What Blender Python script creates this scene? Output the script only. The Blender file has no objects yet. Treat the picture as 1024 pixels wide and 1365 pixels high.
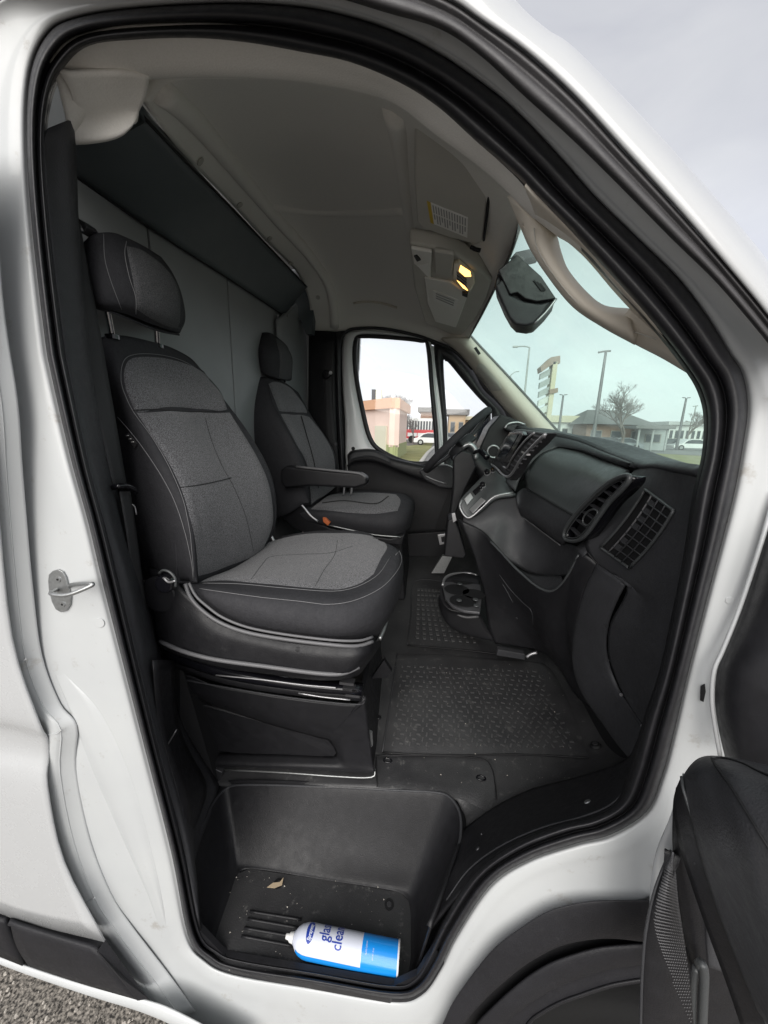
import bpy, bmesh, math, random
import numpy as np
from mathutils import Vector, Matrix
from mathutils.bvhtree import BVHTree
random.seed(7)
S = bpy.context.scene
COL = S.collection

# ------------------------------------------------------------------ camera
FPX = 490.0
PITCH, YAW, ROLL = math.radians(12.8), math.radians(8), math.radians(1.5)
CAM = Vector((0, -.62, 1.75))
FW = Vector((-math.sin(YAW)*math.cos(PITCH), math.cos(YAW)*math.cos(PITCH), -math.sin(PITCH)))
_r = FW.cross(Vector((0, 0, 1))).normalized(); _u = _r.cross(FW)
RT = _r*math.cos(ROLL) + _u*math.sin(ROLL)
UP = -_r*math.sin(ROLL) + _u*math.cos(ROLL)
cd = bpy.data.cameras.new('camera'); cam = bpy.data.objects.new('camera', cd); COL.objects.link(cam)
m = Matrix((RT, UP, -FW)).transposed().to_4x4(); m.translation = CAM
cam.matrix_world = m
cd.sensor_fit = 'VERTICAL'; cd.sensor_height = 24; cd.lens = 24*FPX/1365.0
cd.clip_start = .02; cd.clip_end = 3000
S.camera = cam

# ------------------------------------------------------------------ world and sun
SUN_EL, SUN_AZ = math.radians(32), math.radians(183)      # azimuth of the direction the light comes from (x=sin, y=cos)
W = bpy.data.worlds.new('World'); S.world = W; W.use_nodes = True
nt = W.node_tree; nt.nodes.clear()
out = nt.nodes.new('ShaderNodeOutputWorld'); bg = nt.nodes.new('ShaderNodeBackground')
sky = nt.nodes.new('ShaderNodeTexSky'); sky.sky_type = 'NISHITA'; sky.sun_disc = False
sky.sun_elevation = SUN_EL; sky.sun_rotation = SUN_AZ; sky.air_density = 1; sky.dust_density = 3
tc = nt.nodes.new('ShaderNodeTexCoord'); mp = nt.nodes.new('ShaderNodeMapping'); mp.inputs['Scale'].default_value = (1, 1, 2.2)
nz = nt.nodes.new('ShaderNodeTexNoise'); nz.inputs['Scale'].default_value = 2.2; nz.inputs['Detail'].default_value = 7; nz.inputs['Distortion'].default_value = .5
rp = nt.nodes.new('ShaderNodeValToRGB')
rp.color_ramp.elements[0].position = .3; rp.color_ramp.elements[0].color = (.70, .71, .77, 1)
rp.color_ramp.elements[1].position = .7; rp.color_ramp.elements[1].color = (.97, .97, .985, 1)
mul = nt.nodes.new('ShaderNodeVectorMath'); mul.operation = 'SCALE'; mul.inputs['Scale'].default_value = 3.2
mix = nt.nodes.new('ShaderNodeMix'); mix.data_type = 'RGBA'; mix.inputs[0].default_value = .92
nt.links.new(tc.outputs['Generated'], mp.inputs[0]); nt.links.new(mp.outputs[0], nz.inputs['Vector'])
nt.links.new(nz.outputs[0], rp.inputs[0]); nt.links.new(rp.outputs[0], mul.inputs[0])
sx = nt.nodes.new('ShaderNodeSeparateXYZ'); nt.links.new(tc.outputs['Generated'], sx.inputs[0])
mr_ = nt.nodes.new('ShaderNodeMapRange'); mr_.inputs['From Min'].default_value = 0; mr_.inputs['From Max'].default_value = .55; mr_.inputs['To Min'].default_value = 1.75; mr_.inputs['To Max'].default_value = 1.0; mr_.interpolation_type = 'SMOOTHSTEP'
nt.links.new(sx.outputs[2], mr_.inputs[0])
m2 = nt.nodes.new('ShaderNodeVectorMath'); m2.operation = 'SCALE'; nt.links.new(mul.outputs[0], m2.inputs[0]); nt.links.new(mr_.outputs[0], m2.inputs['Scale'])
nt.links.new(sky.outputs[0], mix.inputs[6]); nt.links.new(m2.outputs[0], mix.inputs[7])
nt.links.new(mix.outputs[2], bg.inputs['Color']); bg.inputs['Strength'].default_value = .10
nt.links.new(bg.outputs[0], out.inputs[0])
sl = bpy.data.lights.new('sun', 'SUN'); so = bpy.data.objects.new('sun', sl); COL.objects.link(so)
sl.energy = 1.5; sl.angle = math.radians(60); sl.color = (1, .97, .93)
sd = Vector((math.sin(SUN_AZ)*math.cos(SUN_EL), math.cos(SUN_AZ)*math.cos(SUN_EL), math.sin(SUN_EL)))
so.rotation_euler = sd.to_track_quat('Z', 'Y').to_euler()
S.view_settings.view_transform = 'Standard'; S.view_settings.look = 'None'
S.view_settings.exposure = 1.36; S.view_settings.gamma = 1; S.view_settings.use_curve_mapping = False
S.render.engine = 'CYCLES'
S.cycles.max_bounces = 12; S.cycles.diffuse_bounces = 8; S.cycles.transparent_max_bounces = 12

# ------------------------------------------------------------------ survey helpers (sight lines from the camera station)
def ray(px, py): return FW + RT*((px-512)/FPX) + UP*((682.5-py)/FPX)
def PY(px, py, y): d = ray(px, py); return CAM + d*((y-CAM.y)/d.y)
def PZ(px, py, z): d = ray(px, py); return CAM + d*((z-CAM.z)/d.z)
def PX(px, py, x): d = ray(px, py); return CAM + d*((x-CAM.x)/d.x)
def PPL(px, py, p0, n): d = ray(px, py); return CAM + d*((p0-CAM).dot(n)/d.dot(n))
def proj(p):
    v = p-CAM; f = v.dot(FW); return (512+FPX*v.dot(RT)/f, 682.5-FPX*v.dot(UP)/f)
def L(pts, y=None, dy=0):
    o = []
    for p in pts:
        if isinstance(p, Vector): o.append(p)
        elif len(p) == 2: o.append(PY(p[0], p[1], y))
        elif len(p) == 4: o.append({'z': PZ, 'x': PX}[p[3]](p[0], p[1], p[2]))
        else: o.append(PY(p[0], p[1], p[2]+dy))
    return o
def cr(P, seg=6, closed=False):
    n = len(P); o = []
    rng = range(n if closed else n-1)
    g = (lambda i: P[i % n]) if closed else (lambda i: P[0]*2-P[1] if i < 0 else (P[-1]*2-P[-2] if i >= n else P[i]))
    for i in rng:
        a, b, c, d = g(i-1), g(i), g(i+1), g(i+2)
        for k in range(seg):
            t = k/seg
            o.append(.5*((2*b)+(c-a)*t+(2*a-5*b+4*c-d)*t*t+(3*b-a-3*c+d)*t**3))
    if not closed: o.append(P[-1])
    return o
def resamp(P, n):
    d = [0]
    for a, b in zip(P, P[1:]): d.append(d[-1]+(b-a).length)
    o = []; j = 0
    for k in range(n):
        s = d[-1]*k/(n-1)
        while j < len(P)-2 and d[j+1] < s: j += 1
        w = (s-d[j])/max(1e-9, d[j+1]-d[j]); o.append(P[j].lerp(P[j+1], min(1, max(0, w))))
    return o
def link(o, parent=None):
    COL.objects.link(o)
    if parent is not None:
        o.parent = parent
        bpy.context.view_layer.update() if False else None
        o.matrix_parent_inverse = Matrix.Translation(-parent_world(parent))
    return o
def parent_world(p):
    v = Vector(p.location) if 'org' not in p else Vector(p['org'])
    return v
ORG = {}
def mk(name, verts, faces, mat, parent=None, smooth=True, mats=None):
    me = bpy.data.meshes.new(name); me.from_pydata([tuple(v) for v in verts], [], faces)
    me.materials.append(mat)
    if mats:
        for q in mats: me.materials.append(q)
    o = bpy.data.objects.new(name, me); COL.objects.link(o)
    if parent is not None:
        o.parent = parent
        o.matrix_parent_inverse = Matrix.Translation(-ORG.get(parent.name, Vector((0, 0, 0))))
        ORG[o.name] = Vector((0, 0, 0)) if False else Vector((0, 0, 0))
    if smooth: me.shade_smooth()
    return o
def thing(name, label, cat, loc=(0, 0, 0), group=None):
    o = bpy.data.objects.new(name, None); COL.objects.link(o); o.empty_display_size = .05
    o.location = loc; ORG[o.name] = Vector(loc)
    o['label'] = label; o['category'] = cat
    if group: o['group'] = group
    return o
def tag(o, label, cat, group=None):
    o['label'] = label; o['category'] = cat
    if group: o['group'] = group
    return o
def solid(o, t, off=-1, bevel=0):
    if bevel:
        b = o.modifiers.new('b', 'BEVEL'); b.width = bevel; b.segments = 2; b.limit_method = 'ANGLE'; b.angle_limit = math.radians(40)
    s = o.modifiers.new('s', 'SOLIDIFY'); s.thickness = t; s.offset = off
    return o
def patch(name, rows, mat, parent=None, seg=5, vseg=5, closed=False, lin=False, thick=.004, smooth=True, toward=True, vclosed=False):
    R = [cr(list(r), seg, closed) for r in rows]
    n = min(len(r) for r in R)
    R = [r if len(r) == n else resamp(r, n) for r in R]
    cols = []
    for i in range(n):
        c = [r[i] for r in R]
        if len(c) > 2 and not lin: c = cr(c, vseg, vclosed)
        elif len(c) == 2 and not lin: c = [c[0].lerp(c[1], k/vseg) for k in range(vseg+1)]
        cols.append(c)
    nv = len(cols[0]); V = [v for c in cols for v in c]; F = []
    for i in range(n if closed else n-1):
        for j in range(nv if vclosed else nv-1):
            a = i*nv+j; b = ((i+1) % n)*nv+j; a2 = i*nv+(j+1) % nv; b2 = ((i+1) % n)*nv+(j+1) % nv
            F.append((a, b, b2, a2))
    if toward:
        s = 0
        for f in F[::max(1, len(F)//60)]:
            nrm = (V[f[1]]-V[f[0]]).cross(V[f[3]]-V[f[0]]); s += nrm.normalized().dot((CAM-V[f[0]]).normalized()) if nrm.length > 0 else 0
        if s < 0: F = [tuple(reversed(f)) for f in F]
    o = mk(name, V, F, mat, parent, smooth)
    if thick: solid(o, thick)
    return o
def tube(name, P, r, mat, parent=None, n=8, closed=False, seg=4, caps=True, flat=1.0, smooth_path=True):
    """round section swept along a path; r may be a list (one per control point)"""
    if smooth_path:
        if isinstance(r, (list, tuple)):
            rr = cr([Vector((q, 0, 0)) for q in r], seg, closed); rr = [q.x for q in rr]
        P = cr(P, seg, closed)
        if not isinstance(r, (list, tuple)): rr = [r]*len(P)
    else:
        rr = list(r) if isinstance(r, (list, tuple)) else [r]*len(P)
    V = []; F = []; N = len(P); prev = None
    for i in range(N):
        a = P[(i-1) % N] if (closed or i > 0) else P[i]; b = P[(i+1) % N] if (closed or i < N-1) else P[i]
        t = (b-a)
        t = t.normalized() if t.length > 1e-9 else Vector((0, 0, 1))
        if prev is None:
            ref = Vector((0, 0, 1)) if abs(t.z) < .8 else Vector((0, 1, 0)); u = t.cross(ref).normalized()
        else: u = (prev-t*prev.dot(t)).normalized()
        prev = u; w = t.cross(u)
        for k in range(n):
            an = 2*math.pi*k/n; V.append(P[i]+(u*math.cos(an)+w*math.sin(an)*flat)*rr[i])
    for i in range(N if closed else N-1):
        for k in range(n):
            F.append((i*n+k, i*n+(k+1) % n, ((i+1) % N)*n+(k+1) % n, ((i+1) % N)*n+k))
    if caps and not closed:
        F.append(tuple(range(n-1, -1, -1))); F.append(tuple((N-1)*n+k for k in range(n)))
    return mk(name, V, F, mat, parent)
def slab(name, poly, vec, mat, parent=None, bevel=0, smooth=False, segs=2):
    """polygon (3-D, planar or nearly) given a thickness along vec"""
    n = len(poly); vec = Vector(vec)
    V = list(poly)+[p+vec for p in poly]
    nrm = Vector((0, 0, 0))
    for i in range(n): nrm += (poly[i]-poly[0]).cross(poly[(i+1) % n]-poly[0])
    F = [tuple(range(n)), tuple(range(2*n-1, n-1, -1))] + [(i, i+n, (i+1) % n+n, (i+1) % n) for i in range(n)]
    if nrm.dot(vec) > 0: F = [tuple(reversed(f)) for f in F]
    o = mk(name, V, F, mat, parent, smooth)
    if bevel:
        b = o.modifiers.new('b', 'BEVEL'); b.width = bevel; b.segments = segs; b.limit_method = 'ANGLE'; b.angle_limit = math.radians(35)
        o.data.shade_smooth()
        e = o.modifiers.new('w', 'WEIGHTED_NORMAL')
    return o
def box(name, lo, hi, mat, parent=None, bevel=0):
    x0, y0, z0 = lo; x1, y1, z1 = hi
    return slab(name, [Vector((x0, y0, z0)), Vector((x1, y0, z0)), Vector((x1, y1, z0)), Vector((x0, y1, z0))], (0, 0, z1-z0), mat, parent, bevel)
def disc(name, c, nrm, r, h, mat, parent=None, n=14, r2=None, bevel=0):
    nrm = Vector(nrm).normalized(); q = nrm.to_track_quat('Z', 'Y'); V = []; F = []
    r2 = r if r2 is None else r2
    for rad, hh in ((r, 0), (r2, h)):
        for k in range(n):
            a = 2*math.pi*k/n; V.append(c+q @ Vector((math.cos(a)*rad, math.sin(a)*rad, hh)))
    F = [tuple(range(n-1, -1, -1)), tuple(range(n, 2*n))]+[(k, (k+1) % n, (k+1) % n+n, k+n) for k in range(n)]
    o = mk(name, V, F, mat, parent, False)
    if bevel:
        b = o.modifiers.new('b', 'BEVEL'); b.width = bevel; b.segments = 2; b.limit_method = 'ANGLE'
        o.data.shade_smooth(); o.modifiers.new('w', 'WEIGHTED_NORMAL')
    return o
def off(loop, d):
    n = len(loop); o = []
    ar = sum(loop[i][0]*loop[(i+1) % n][1]-loop[(i+1) % n][0]*loop[i][1] for i in range(n))
    s = 1 if ar > 0 else -1
    for i in range(n):
        a = loop[i-1]; b = loop[(i+1) % n]; tx, ty = b[0]-a[0], b[1]-a[1]; l = math.hypot(tx, ty) or 1
        o.append((loop[i][0]+s*ty/l*d, loop[i][1]-s*tx/l*d)+tuple(loop[i][2:]))
    return o
_bvh = {}
def bv(o):
    if o.name not in _bvh:
        me = o.data; _bvh[o.name] = BVHTree.FromPolygons([v.co.copy() for v in me.vertices], [tuple(p.vertices) for p in me.polygons])
    return _bvh[o.name]
def hit(o, px, py, lift=0.0):
    """nearest point of part o on the sight line, lifted along its normal"""
    objs = o if isinstance(o, (list, tuple)) else [o]
    best = None; d = ray(px, py).normalized()
    for q in objs:
        h = bv(q).ray_cast(CAM, d)
        if h[0] is not None and (best is None or h[3] < best[3]): best = h
    if best is None:
        for q in objs:
            # closest approach
            for s in (1.0, ):
                t = bv(q).find_nearest(CAM+d*1.2)
                if t[0] is not None: 
                    dist = (t[0]-CAM).dot(d); t2 = bv(q).find_nearest(CAM+d*dist); t3 = bv(q).find_nearest(CAM+d*((t2[0]-CAM).dot(d)))
                    if best is None or t3[3] < best[3]: best = t3
    p, nr = best[0], best[1]
    if nr.dot(d) > 0: nr = -nr
    return p+nr*lift, nr
def seam(name, o, pts, r, mat, parent, lift=.0005, closed=False, n=5, seg=5):
    P2 = cr([Vector((a, b, 0)) for a, b in pts], seg, closed)
    P = [hit(o, q.x, q.y, lift)[0] for q in P2]
    return tube(name, P, r, mat, parent, n=n, closed=closed, smooth_path=False)
def overlay(name, o, rows, mat, parent, lift=.002, puff=0.0, seg=6, vseg=6, edge=.12, closed=False, thick=0, lin=False):
    """a panel laid on part o: rows are outlines in survey coordinates"""
    R = [[Vector((a, b, 0)) for a, b in r] for r in rows]
    R = [cr(r, seg, closed) for r in R]
    nn = min(len(r) for r in R); R = [r if len(r) == nn else resamp(r, nn) for r in R]
    cols = []
    for i in range(nn):
        c = [r[i] for r in R]
        c = [c[0].lerp(c[1], k/vseg) for k in range(vseg+1)] if (len(c) == 2) else cr(c, vseg)
        cols.append(c)
    nv = len(cols[0]); V = []
    for i, c in enumerate(cols):
        for j, q in enumerate(c):
            u = 1 if closed else i/(nn-1); v = j/(nv-1)
            e = min(v, 1-v) if closed else min(u, 1-u, v, 1-v)
            e = min(1, e/edge); e = 1-(1-e)**2
            V.append(hit(o, q.x, q.y, lift*(.25+.75*min(1, e*4))+puff*e)[0])
    F = []
    for i in range(nn if closed else nn-1):
        for j in range(nv-1):
            a = i*nv+j; b = ((i+1) % nn)*nv+j; F.append((a, b, b+1, a+1))
    f = F[len(F)//2]; nrm = (V[f[1]]-V[f[0]]).cross(V[f[3]]-V[f[0]])
    if nrm.dot(CAM-V[f[0]]) < 0: F = [tuple(reversed(f)) for f in F]
    ob = mk(name, V, F, mat, parent)
    if thick: solid(ob, thick)
    return ob
def screw(o, px, py, r, mat, parent, h=.003, name='screw'):
    p, n = hit(o, px, py); 
    return disc(name, p-n*.001, n, r, h, mat, parent, n=12, r2=r*.8)

# ------------------------------------------------------------------ materials
def M(name, col, rough=.5, metal=0, coat=0, col2=None, nscale=20, namt=.5, bump=0, bscale=200, bdist=.002, detail=3, spec=.5, kind='noise', ntype=None, stretch=None, sheen=0, dust=None, dscale=60, dth=.62, damt=.5, wr=0, wscale=12):
    m = bpy.data.materials.new(name); m.use_nodes = True; t = m.node_tree; b = t.nodes['Principled BSDF']
    b.inputs['Base Color'].default_value = (*col, 1); b.inputs['Roughness'].default_value = rough; b.inputs['Metallic'].default_value = metal
    b.inputs['Specular IOR Level'].default_value = spec
    if coat: b.inputs['Coat Weight'].default_value = coat; b.inputs['Coat Roughness'].default_value = .08
    if sheen: b.inputs['Sheen Weight'].default_value = sheen
    tc = t.nodes.new('ShaderNodeTexCoord'); vec = tc.outputs['Object']
    if stretch:
        mp = t.nodes.new('ShaderNodeMapping'); mp.inputs['Scale'].default_value = stretch; t.links.new(vec, mp.inputs[0]); vec = mp.outputs[0]
    if col2 is not None:
        if kind == 'noise':
            n = t.nodes.new('ShaderNodeTexNoise'); n.inputs['Scale'].default_value = nscale; n.inputs['Detail'].default_value = detail; fo = n.outputs[0]
        else:
            n = t.nodes.new('ShaderNodeTexVoronoi'); n.inputs['Scale'].default_value = nscale; fo = n.outputs['Color']
        t.links.new(vec, n.inputs['Vector'])
        r = t.nodes.new('ShaderNodeValToRGB'); r.color_ramp.elements[0].position = .5-namt/2; r.color_ramp.elements[1].position = .5+namt/2
        r.color_ramp.elements[0].color = (*col, 1); r.color_ramp.elements[1].color = (*col2, 1)
        t.links.new(fo, r.inputs[0]); t.links.new(r.outputs[0], b.inputs['Base Color'])
    if dust is not None:
        n3 = t.nodes.new('ShaderNodeTexNoise'); n3.inputs['Scale'].default_value = dscale; n3.inputs['Detail'].default_value = 9; n3.inputs['Roughness'].default_value = .72
        t.links.new(vec, n3.inputs['Vector'])
        mr = t.nodes.new('ShaderNodeMapRange'); mr.inputs['From Min'].default_value = dth; mr.inputs['From Max'].default_value = dth+.1; mr.inputs['To Max'].default_value = damt; t.links.new(n3.outputs[0], mr.inputs[0])
        mx = t.nodes.new('ShaderNodeMix'); mx.data_type = 'RGBA'; mx.inputs[7].default_value = (*dust, 1); t.links.new(mr.outputs[0], mx.inputs[0])
        src = b.inputs['Base Color'].links[0].from_socket if b.inputs['Base Color'].links else None
        if src: t.links.new(src, mx.inputs[6])
        else: mx.inputs[6].default_value = (*col, 1)
        t.links.new(mx.outputs[2], b.inputs['Base Color'])
        rm = t.nodes.new('ShaderNodeMapRange'); rm.inputs['From Min'].default_value = .3; rm.inputs['From Max'].default_value = .7; rm.inputs['To Min'].default_value = rough-.08; rm.inputs['To Max'].default_value = min(1, rough+.14)
        t.links.new(n3.outputs[0], rm.inputs[0]); t.links.new(rm.outputs[0], b.inputs['Roughness'])
    if wr:
        n4 = t.nodes.new('ShaderNodeTexNoise'); n4.inputs['Scale'].default_value = wscale; n4.inputs['Detail'].default_value = 4; n4.inputs['Distortion'].default_value = .6
        t.links.new(vec, n4.inputs['Vector'])
        bw_ = t.nodes.new('ShaderNodeBump'); bw_.inputs['Strength'].default_value = wr; bw_.inputs['Distance'].default_value = .012; t.links.new(n4.outputs[0], bw_.inputs['Height']); t.links.new(bw_.outputs[0], b.inputs['Normal'])
    if bump:
        n2 = t.nodes.new('ShaderNodeTexNoise'); n2.inputs['Scale'].default_value = bscale; n2.inputs['Detail'].default_value = 2
        t.links.new(vec, n2.inputs['Vector'])
        bp = t.nodes.new('ShaderNodeBump'); bp.inputs['Strength'].default_value = bump; bp.inputs['Distance'].default_value = bdist
        t.links.new(n2.outputs[0], bp.inputs['Height'])
        if wr: t.links.new(bw_.outputs[0], bp.inputs['Normal'])
        t.links.new(bp.outputs[0], b.inputs['Normal'])
    return m
def glassmat(name, tint, gloss=.06, veil=0):
    m = bpy.data.materials.new(name); m.use_nodes = True; t = m.node_tree; t.nodes.clear()
    o = t.nodes.new('ShaderNodeOutputMaterial'); tr = t.nodes.new('ShaderNodeBsdfTransparent'); gl = t.nodes.new('ShaderNodeBsdfGlossy'); mx = t.nodes.new('ShaderNodeMixShader')
    tr.inputs[0].default_value = (*tint, 1); gl.inputs['Roughness'].default_value = .02; mx.inputs[0].default_value = gloss
    if veil:
        tcn = t.nodes.new('ShaderNodeTexCoord'); nn = t.nodes.new('ShaderNodeTexNoise'); nn.inputs['Scale'].default_value = 3; nn.inputs['Detail'].default_value = 8; nn.inputs['Distortion'].default_value = 1.5
        t.links.new(tcn.outputs['Object'], nn.inputs['Vector'])
        mp_ = t.nodes.new('ShaderNodeMapRange'); mp_.inputs['From Min'].default_value = .35; mp_.inputs['From Max'].default_value = .7; mp_.inputs['To Min'].default_value = veil*.5; mp_.inputs['To Max'].default_value = veil*1.6; t.links.new(nn.outputs[0], mp_.inputs[0])
        tl = t.nodes.new('ShaderNodeBsdfTranslucent'); tl.inputs[0].default_value = (.85, .9, .88, 1); m3 = t.nodes.new('ShaderNodeMixShader')
        t.links.new(mp_.outputs[0], m3.inputs[0]); t.links.new(tr.outputs[0], m3.inputs[1]); t.links.new(tl.outputs[0], m3.inputs[2]); t.links.new(m3.outputs[0], mx.inputs[1])
    else: t.links.new(tr.outputs[0], mx.inputs[1])
    t.links.new(gl.outputs[0], mx.inputs[2]); t.links.new(mx.outputs[0], o.inputs[0])
    return m
def emis(name, col, s):
    m = bpy.data.materials.new(name); m.use_nodes = True; b = m.node_tree.nodes['Principled BSDF']
    b.inputs['Base Color'].default_value = (*col, 1); b.inputs['Emission Color'].default_value = (*col, 1); b.inputs['Emission Strength'].default_value = s
    return m
white = M('white paint', (.47, .485, .49), .3, coat=.5, col2=(.50, .51, .515), nscale=5, namt=.5)
whiteD = M('white jamb paint, dusty', (.465, .48, .485), .36, coat=.25, col2=(.50, .515, .515), nscale=7, namt=.5, detail=8, dust=(.26, .23, .19), dscale=16, dth=.60, damt=.5)
whiteF = M('white door paint lightened for shade', (.80, .82, .82), .35, coat=.2)  # body white lightened in colour to offset the dim light on the far door
beltline = M('white paint, side', (.46, .47, .475), .25, coat=.5, dust=(.4, .38, .34), dscale=9, dth=.66, damt=.25)
rubber = M('rubber', (.013, .013, .015), .45, col2=(.02, .02, .023), nscale=40, namt=.5, bump=.25, bscale=500, bdist=.0008, dust=(.10, .10, .10), dscale=70, dth=.66, damt=.5)
rubber2 = M('rubber grey', (.035, .034, .036), .5, col2=(.05, .048, .05), nscale=25, bump=.25, bscale=500, bdist=.0008, dust=(.13, .12, .12), dscale=50, dth=.6, damt=.35)
plas = M('black plastic', (.011, .011, .0125), .42, bump=.5, bscale=420, bdist=.001, col2=(.015, .015, .017), nscale=30, spec=.32, dust=(.07, .07, .07), dscale=45, dth=.62, damt=.22)
plasG = M('charcoal plastic', (.036, .0365, .040), .48, bump=.6, bscale=380, bdist=.0012, col2=(.044, .045, .049), nscale=18, spec=.38, dust=(.09, .09, .09), dscale=55, dth=.62, damt=.25)
plasS = M('smooth dark plastic', (.06, .064, .066), .33, bump=.3, bscale=420, bdist=.0008, dust=(.14, .14, .14), dscale=40, dth=.62, damt=.3)
gloss = M('gloss black', (.006, .006, .008), .15)
dark = M('cavity black', (.004, .004, .005), .7)
leather = M('black vinyl upholstery', (.026, .026, .029), .72, bump=.7, bscale=380, bdist=.0014, col2=(.034, .034, .038), nscale=160, spec=.3, wr=.35, wscale=13, dust=(.08, .08, .085), dscale=35, dth=.64, damt=.2)
fabric = M('heather grey cloth', (.03, .03, .032), .95, col2=(.18, .18, .19), nscale=430, namt=.36, detail=2, bump=.8, bscale=500, bdist=.0015, sheen=.15, wr=.3, wscale=11)
fabricD = M('dark heather cloth', (.012, .012, .014), .95, col2=(.14, .14, .145), nscale=560, namt=.5, detail=2, bump=.8, bscale=500, bdist=.0015, wr=.3, wscale=14)
thread = M('stitching thread', (.17, .17, .175), .8)
threadD = M('dark seam thread', (.012, .012, .013), .9)  # dark tone of the seam lines and the further seat's stitching
head = M('headliner cloth', (.74, .725, .68), .95, col2=(.80, .785, .74), nscale=260, namt=.6, bump=.4, bscale=350, bdist=.0012, wr=.08, wscale=5)
beige = M('beige trim plastic', (.60, .555, .475), .6, col2=(.65, .605, .525), nscale=10, bump=.3, bscale=420, bdist=.0008, dust=(.4, .36, .3), dscale=20, dth=.62, damt=.3)
visorm = M('visor vinyl', (.46, .45, .41), .7, col2=(.52, .505, .46), nscale=8, bump=.3, bscale=350, bdist=.0008)
part = M('partition paint', (.25, .262, .268), .45, col2=(.28, .292, .298), nscale=9, detail=6, bump=.08, bscale=200, dust=(.4, .4, .4), dscale=18, dth=.66, damt=.2)
shelfm = M('shelf vinyl', (.09, .108, .115), .5, col2=(.105, .122, .13), nscale=14, bump=.15, bscale=400)
silver = M('satin silver', (.42, .42, .43), .35, metal=.7)
greyT = M('grey trim strip', (.12, .12, .125), .45, bump=.1, bscale=500)
chrome = M('chrome', (.75, .75, .76), .12, metal=1)
steel = M('zinc steel', (.42, .43, .43), .38, metal=.8, col2=(.3, .31, .31), nscale=120)
bolt = M('dark bolt', (.08, .08, .085), .4, metal=.6)
webbing = M('belt webbing', (.022, .022, .024), .75, col2=(.032, .032, .034), nscale=400, bump=.5, bscale=600, bdist=.0006, stretch=(1, 1, .2))
matR = M('rubber floor', (.016, .016, .018), .42, col2=(.052, .052, .053), nscale=7, namt=.7, detail=9, bump=.5, bscale=260, bdist=.0015, dust=(.17, .168, .16), dscale=30, dth=.58, damt=.4)
cladm = M('grey cladding plastic', (.013, .013, .015), .5, col2=(.018, .018, .021), nscale=12, bump=.6, bscale=400, bdist=.0012, spec=.3, dust=(.07, .07, .07), dscale=60, dth=.62, damt=.2)
tyrem = M('tyre rubber', (.009, .009, .009), .85, spec=.2, bump=.4, bscale=90)
screenm = M('screen glass', (.03, .035, .045), .08)
padm = M('tread pad rubber', (.058, .058, .059), .55)
labelw = M('label white', (.78, .77, .74), .6)
labely = M('label yellow', (.6, .42, .05), .6)
ink = M('label ink', (.33, .33, .32), .7)
lampglow = emis('lamp glow', (1, .52, .13), 1.5)
lampglass = M('lamp lens', (.75, .68, .5), .2)
wsglass = glassmat('tinted windscreen', (.83, .935, .89), .04, veil=.085)
sideglass = glassmat('side glass', (.98, .99, .985), .03)

# ================================================================== THE VAN
van = thing('van', 'white cargo van seen through its open front passenger doorway', 'van')

# --- seal line: (outer edge, inner edge) pairs, clockwise round the doorway
SEAL = [((36,180),(60,190)),((43,300),(67,300)),((60,449),(84,449)),((69,500),(93,500)),((95,612),(119,622)),((119,700),(141,705)),((140,788),(161,788)),((187,973),(205,973)),((229,1138),(244,1128)),((251,1247),(268,1238)),((276,1280),(293,1266)),((314,1297),(322,1277)),((419,1314),(420,1293)),((524,1331),(520,1310)),((562,1322),(551,1302)),((587,1289),(570,1272)),((608,1247),(591,1228)),((653,1180),(632,1166)),((704,1146),(685,1126)),((768,1124),(745,1101)),((814,1112),(790,1090)),((861,1082),(825,1070)),((882,1035),(843,1030)),((898,976),(861,963)),((916,900),(883,894)),((943,794),(907,785)),((962,722),(919,722)),((978,658),(929,658)),((989,599),(941,606)),((996,544),(944,556)),((989,499),(936,520)),((971,470),(916,487)),((945,427),(874,433)),((904,372),(816,368)),((845,314),(757,304)),((792,262),(713,260)),((740,203),(683,230)),((683,144),(632,186)),((632,104),(582,142)),((582,71),(530,110)),((531,45),(465,84)),((470,24),(400,70)),((400,10),(330,58)),((300,5),(260,52)),((175,12),(180,54)),((100,25),(120,62)),((65,45),(88,88)),((42,95),(68,125))]
def sy(py):  # depth of the doorway plane: leans in a little at the roof, out at the step
    return .0 if py > 900 else (.0+.05*(900-py)/900)
def mixp(a, b, t): return (a[0]+(b[0]-a[0])*t, a[1]+(b[1]-a[1])*t)
def sealrow(t, d): return [PY(*mixp(o, i, t), sy(o[1])+d) for o, i in SEAL]
patch('door_seal', [sealrow(-.04, .012), sealrow(.02, -.006), sealrow(.2, -.018), sealrow(.42, -.012), sealrow(.52, .012), sealrow(.6, .004), sealrow(.75, -.004), sealrow(.93, .008), sealrow(1.0, .03)],
      rubber, van, seg=5, vseg=3, closed=True, thick=.006)
patch('seal_retainer', [sealrow(.98, .028), sealrow(1.12, .06)], plas, van, seg=4, vseg=2, closed=True, thick=.004)

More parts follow.
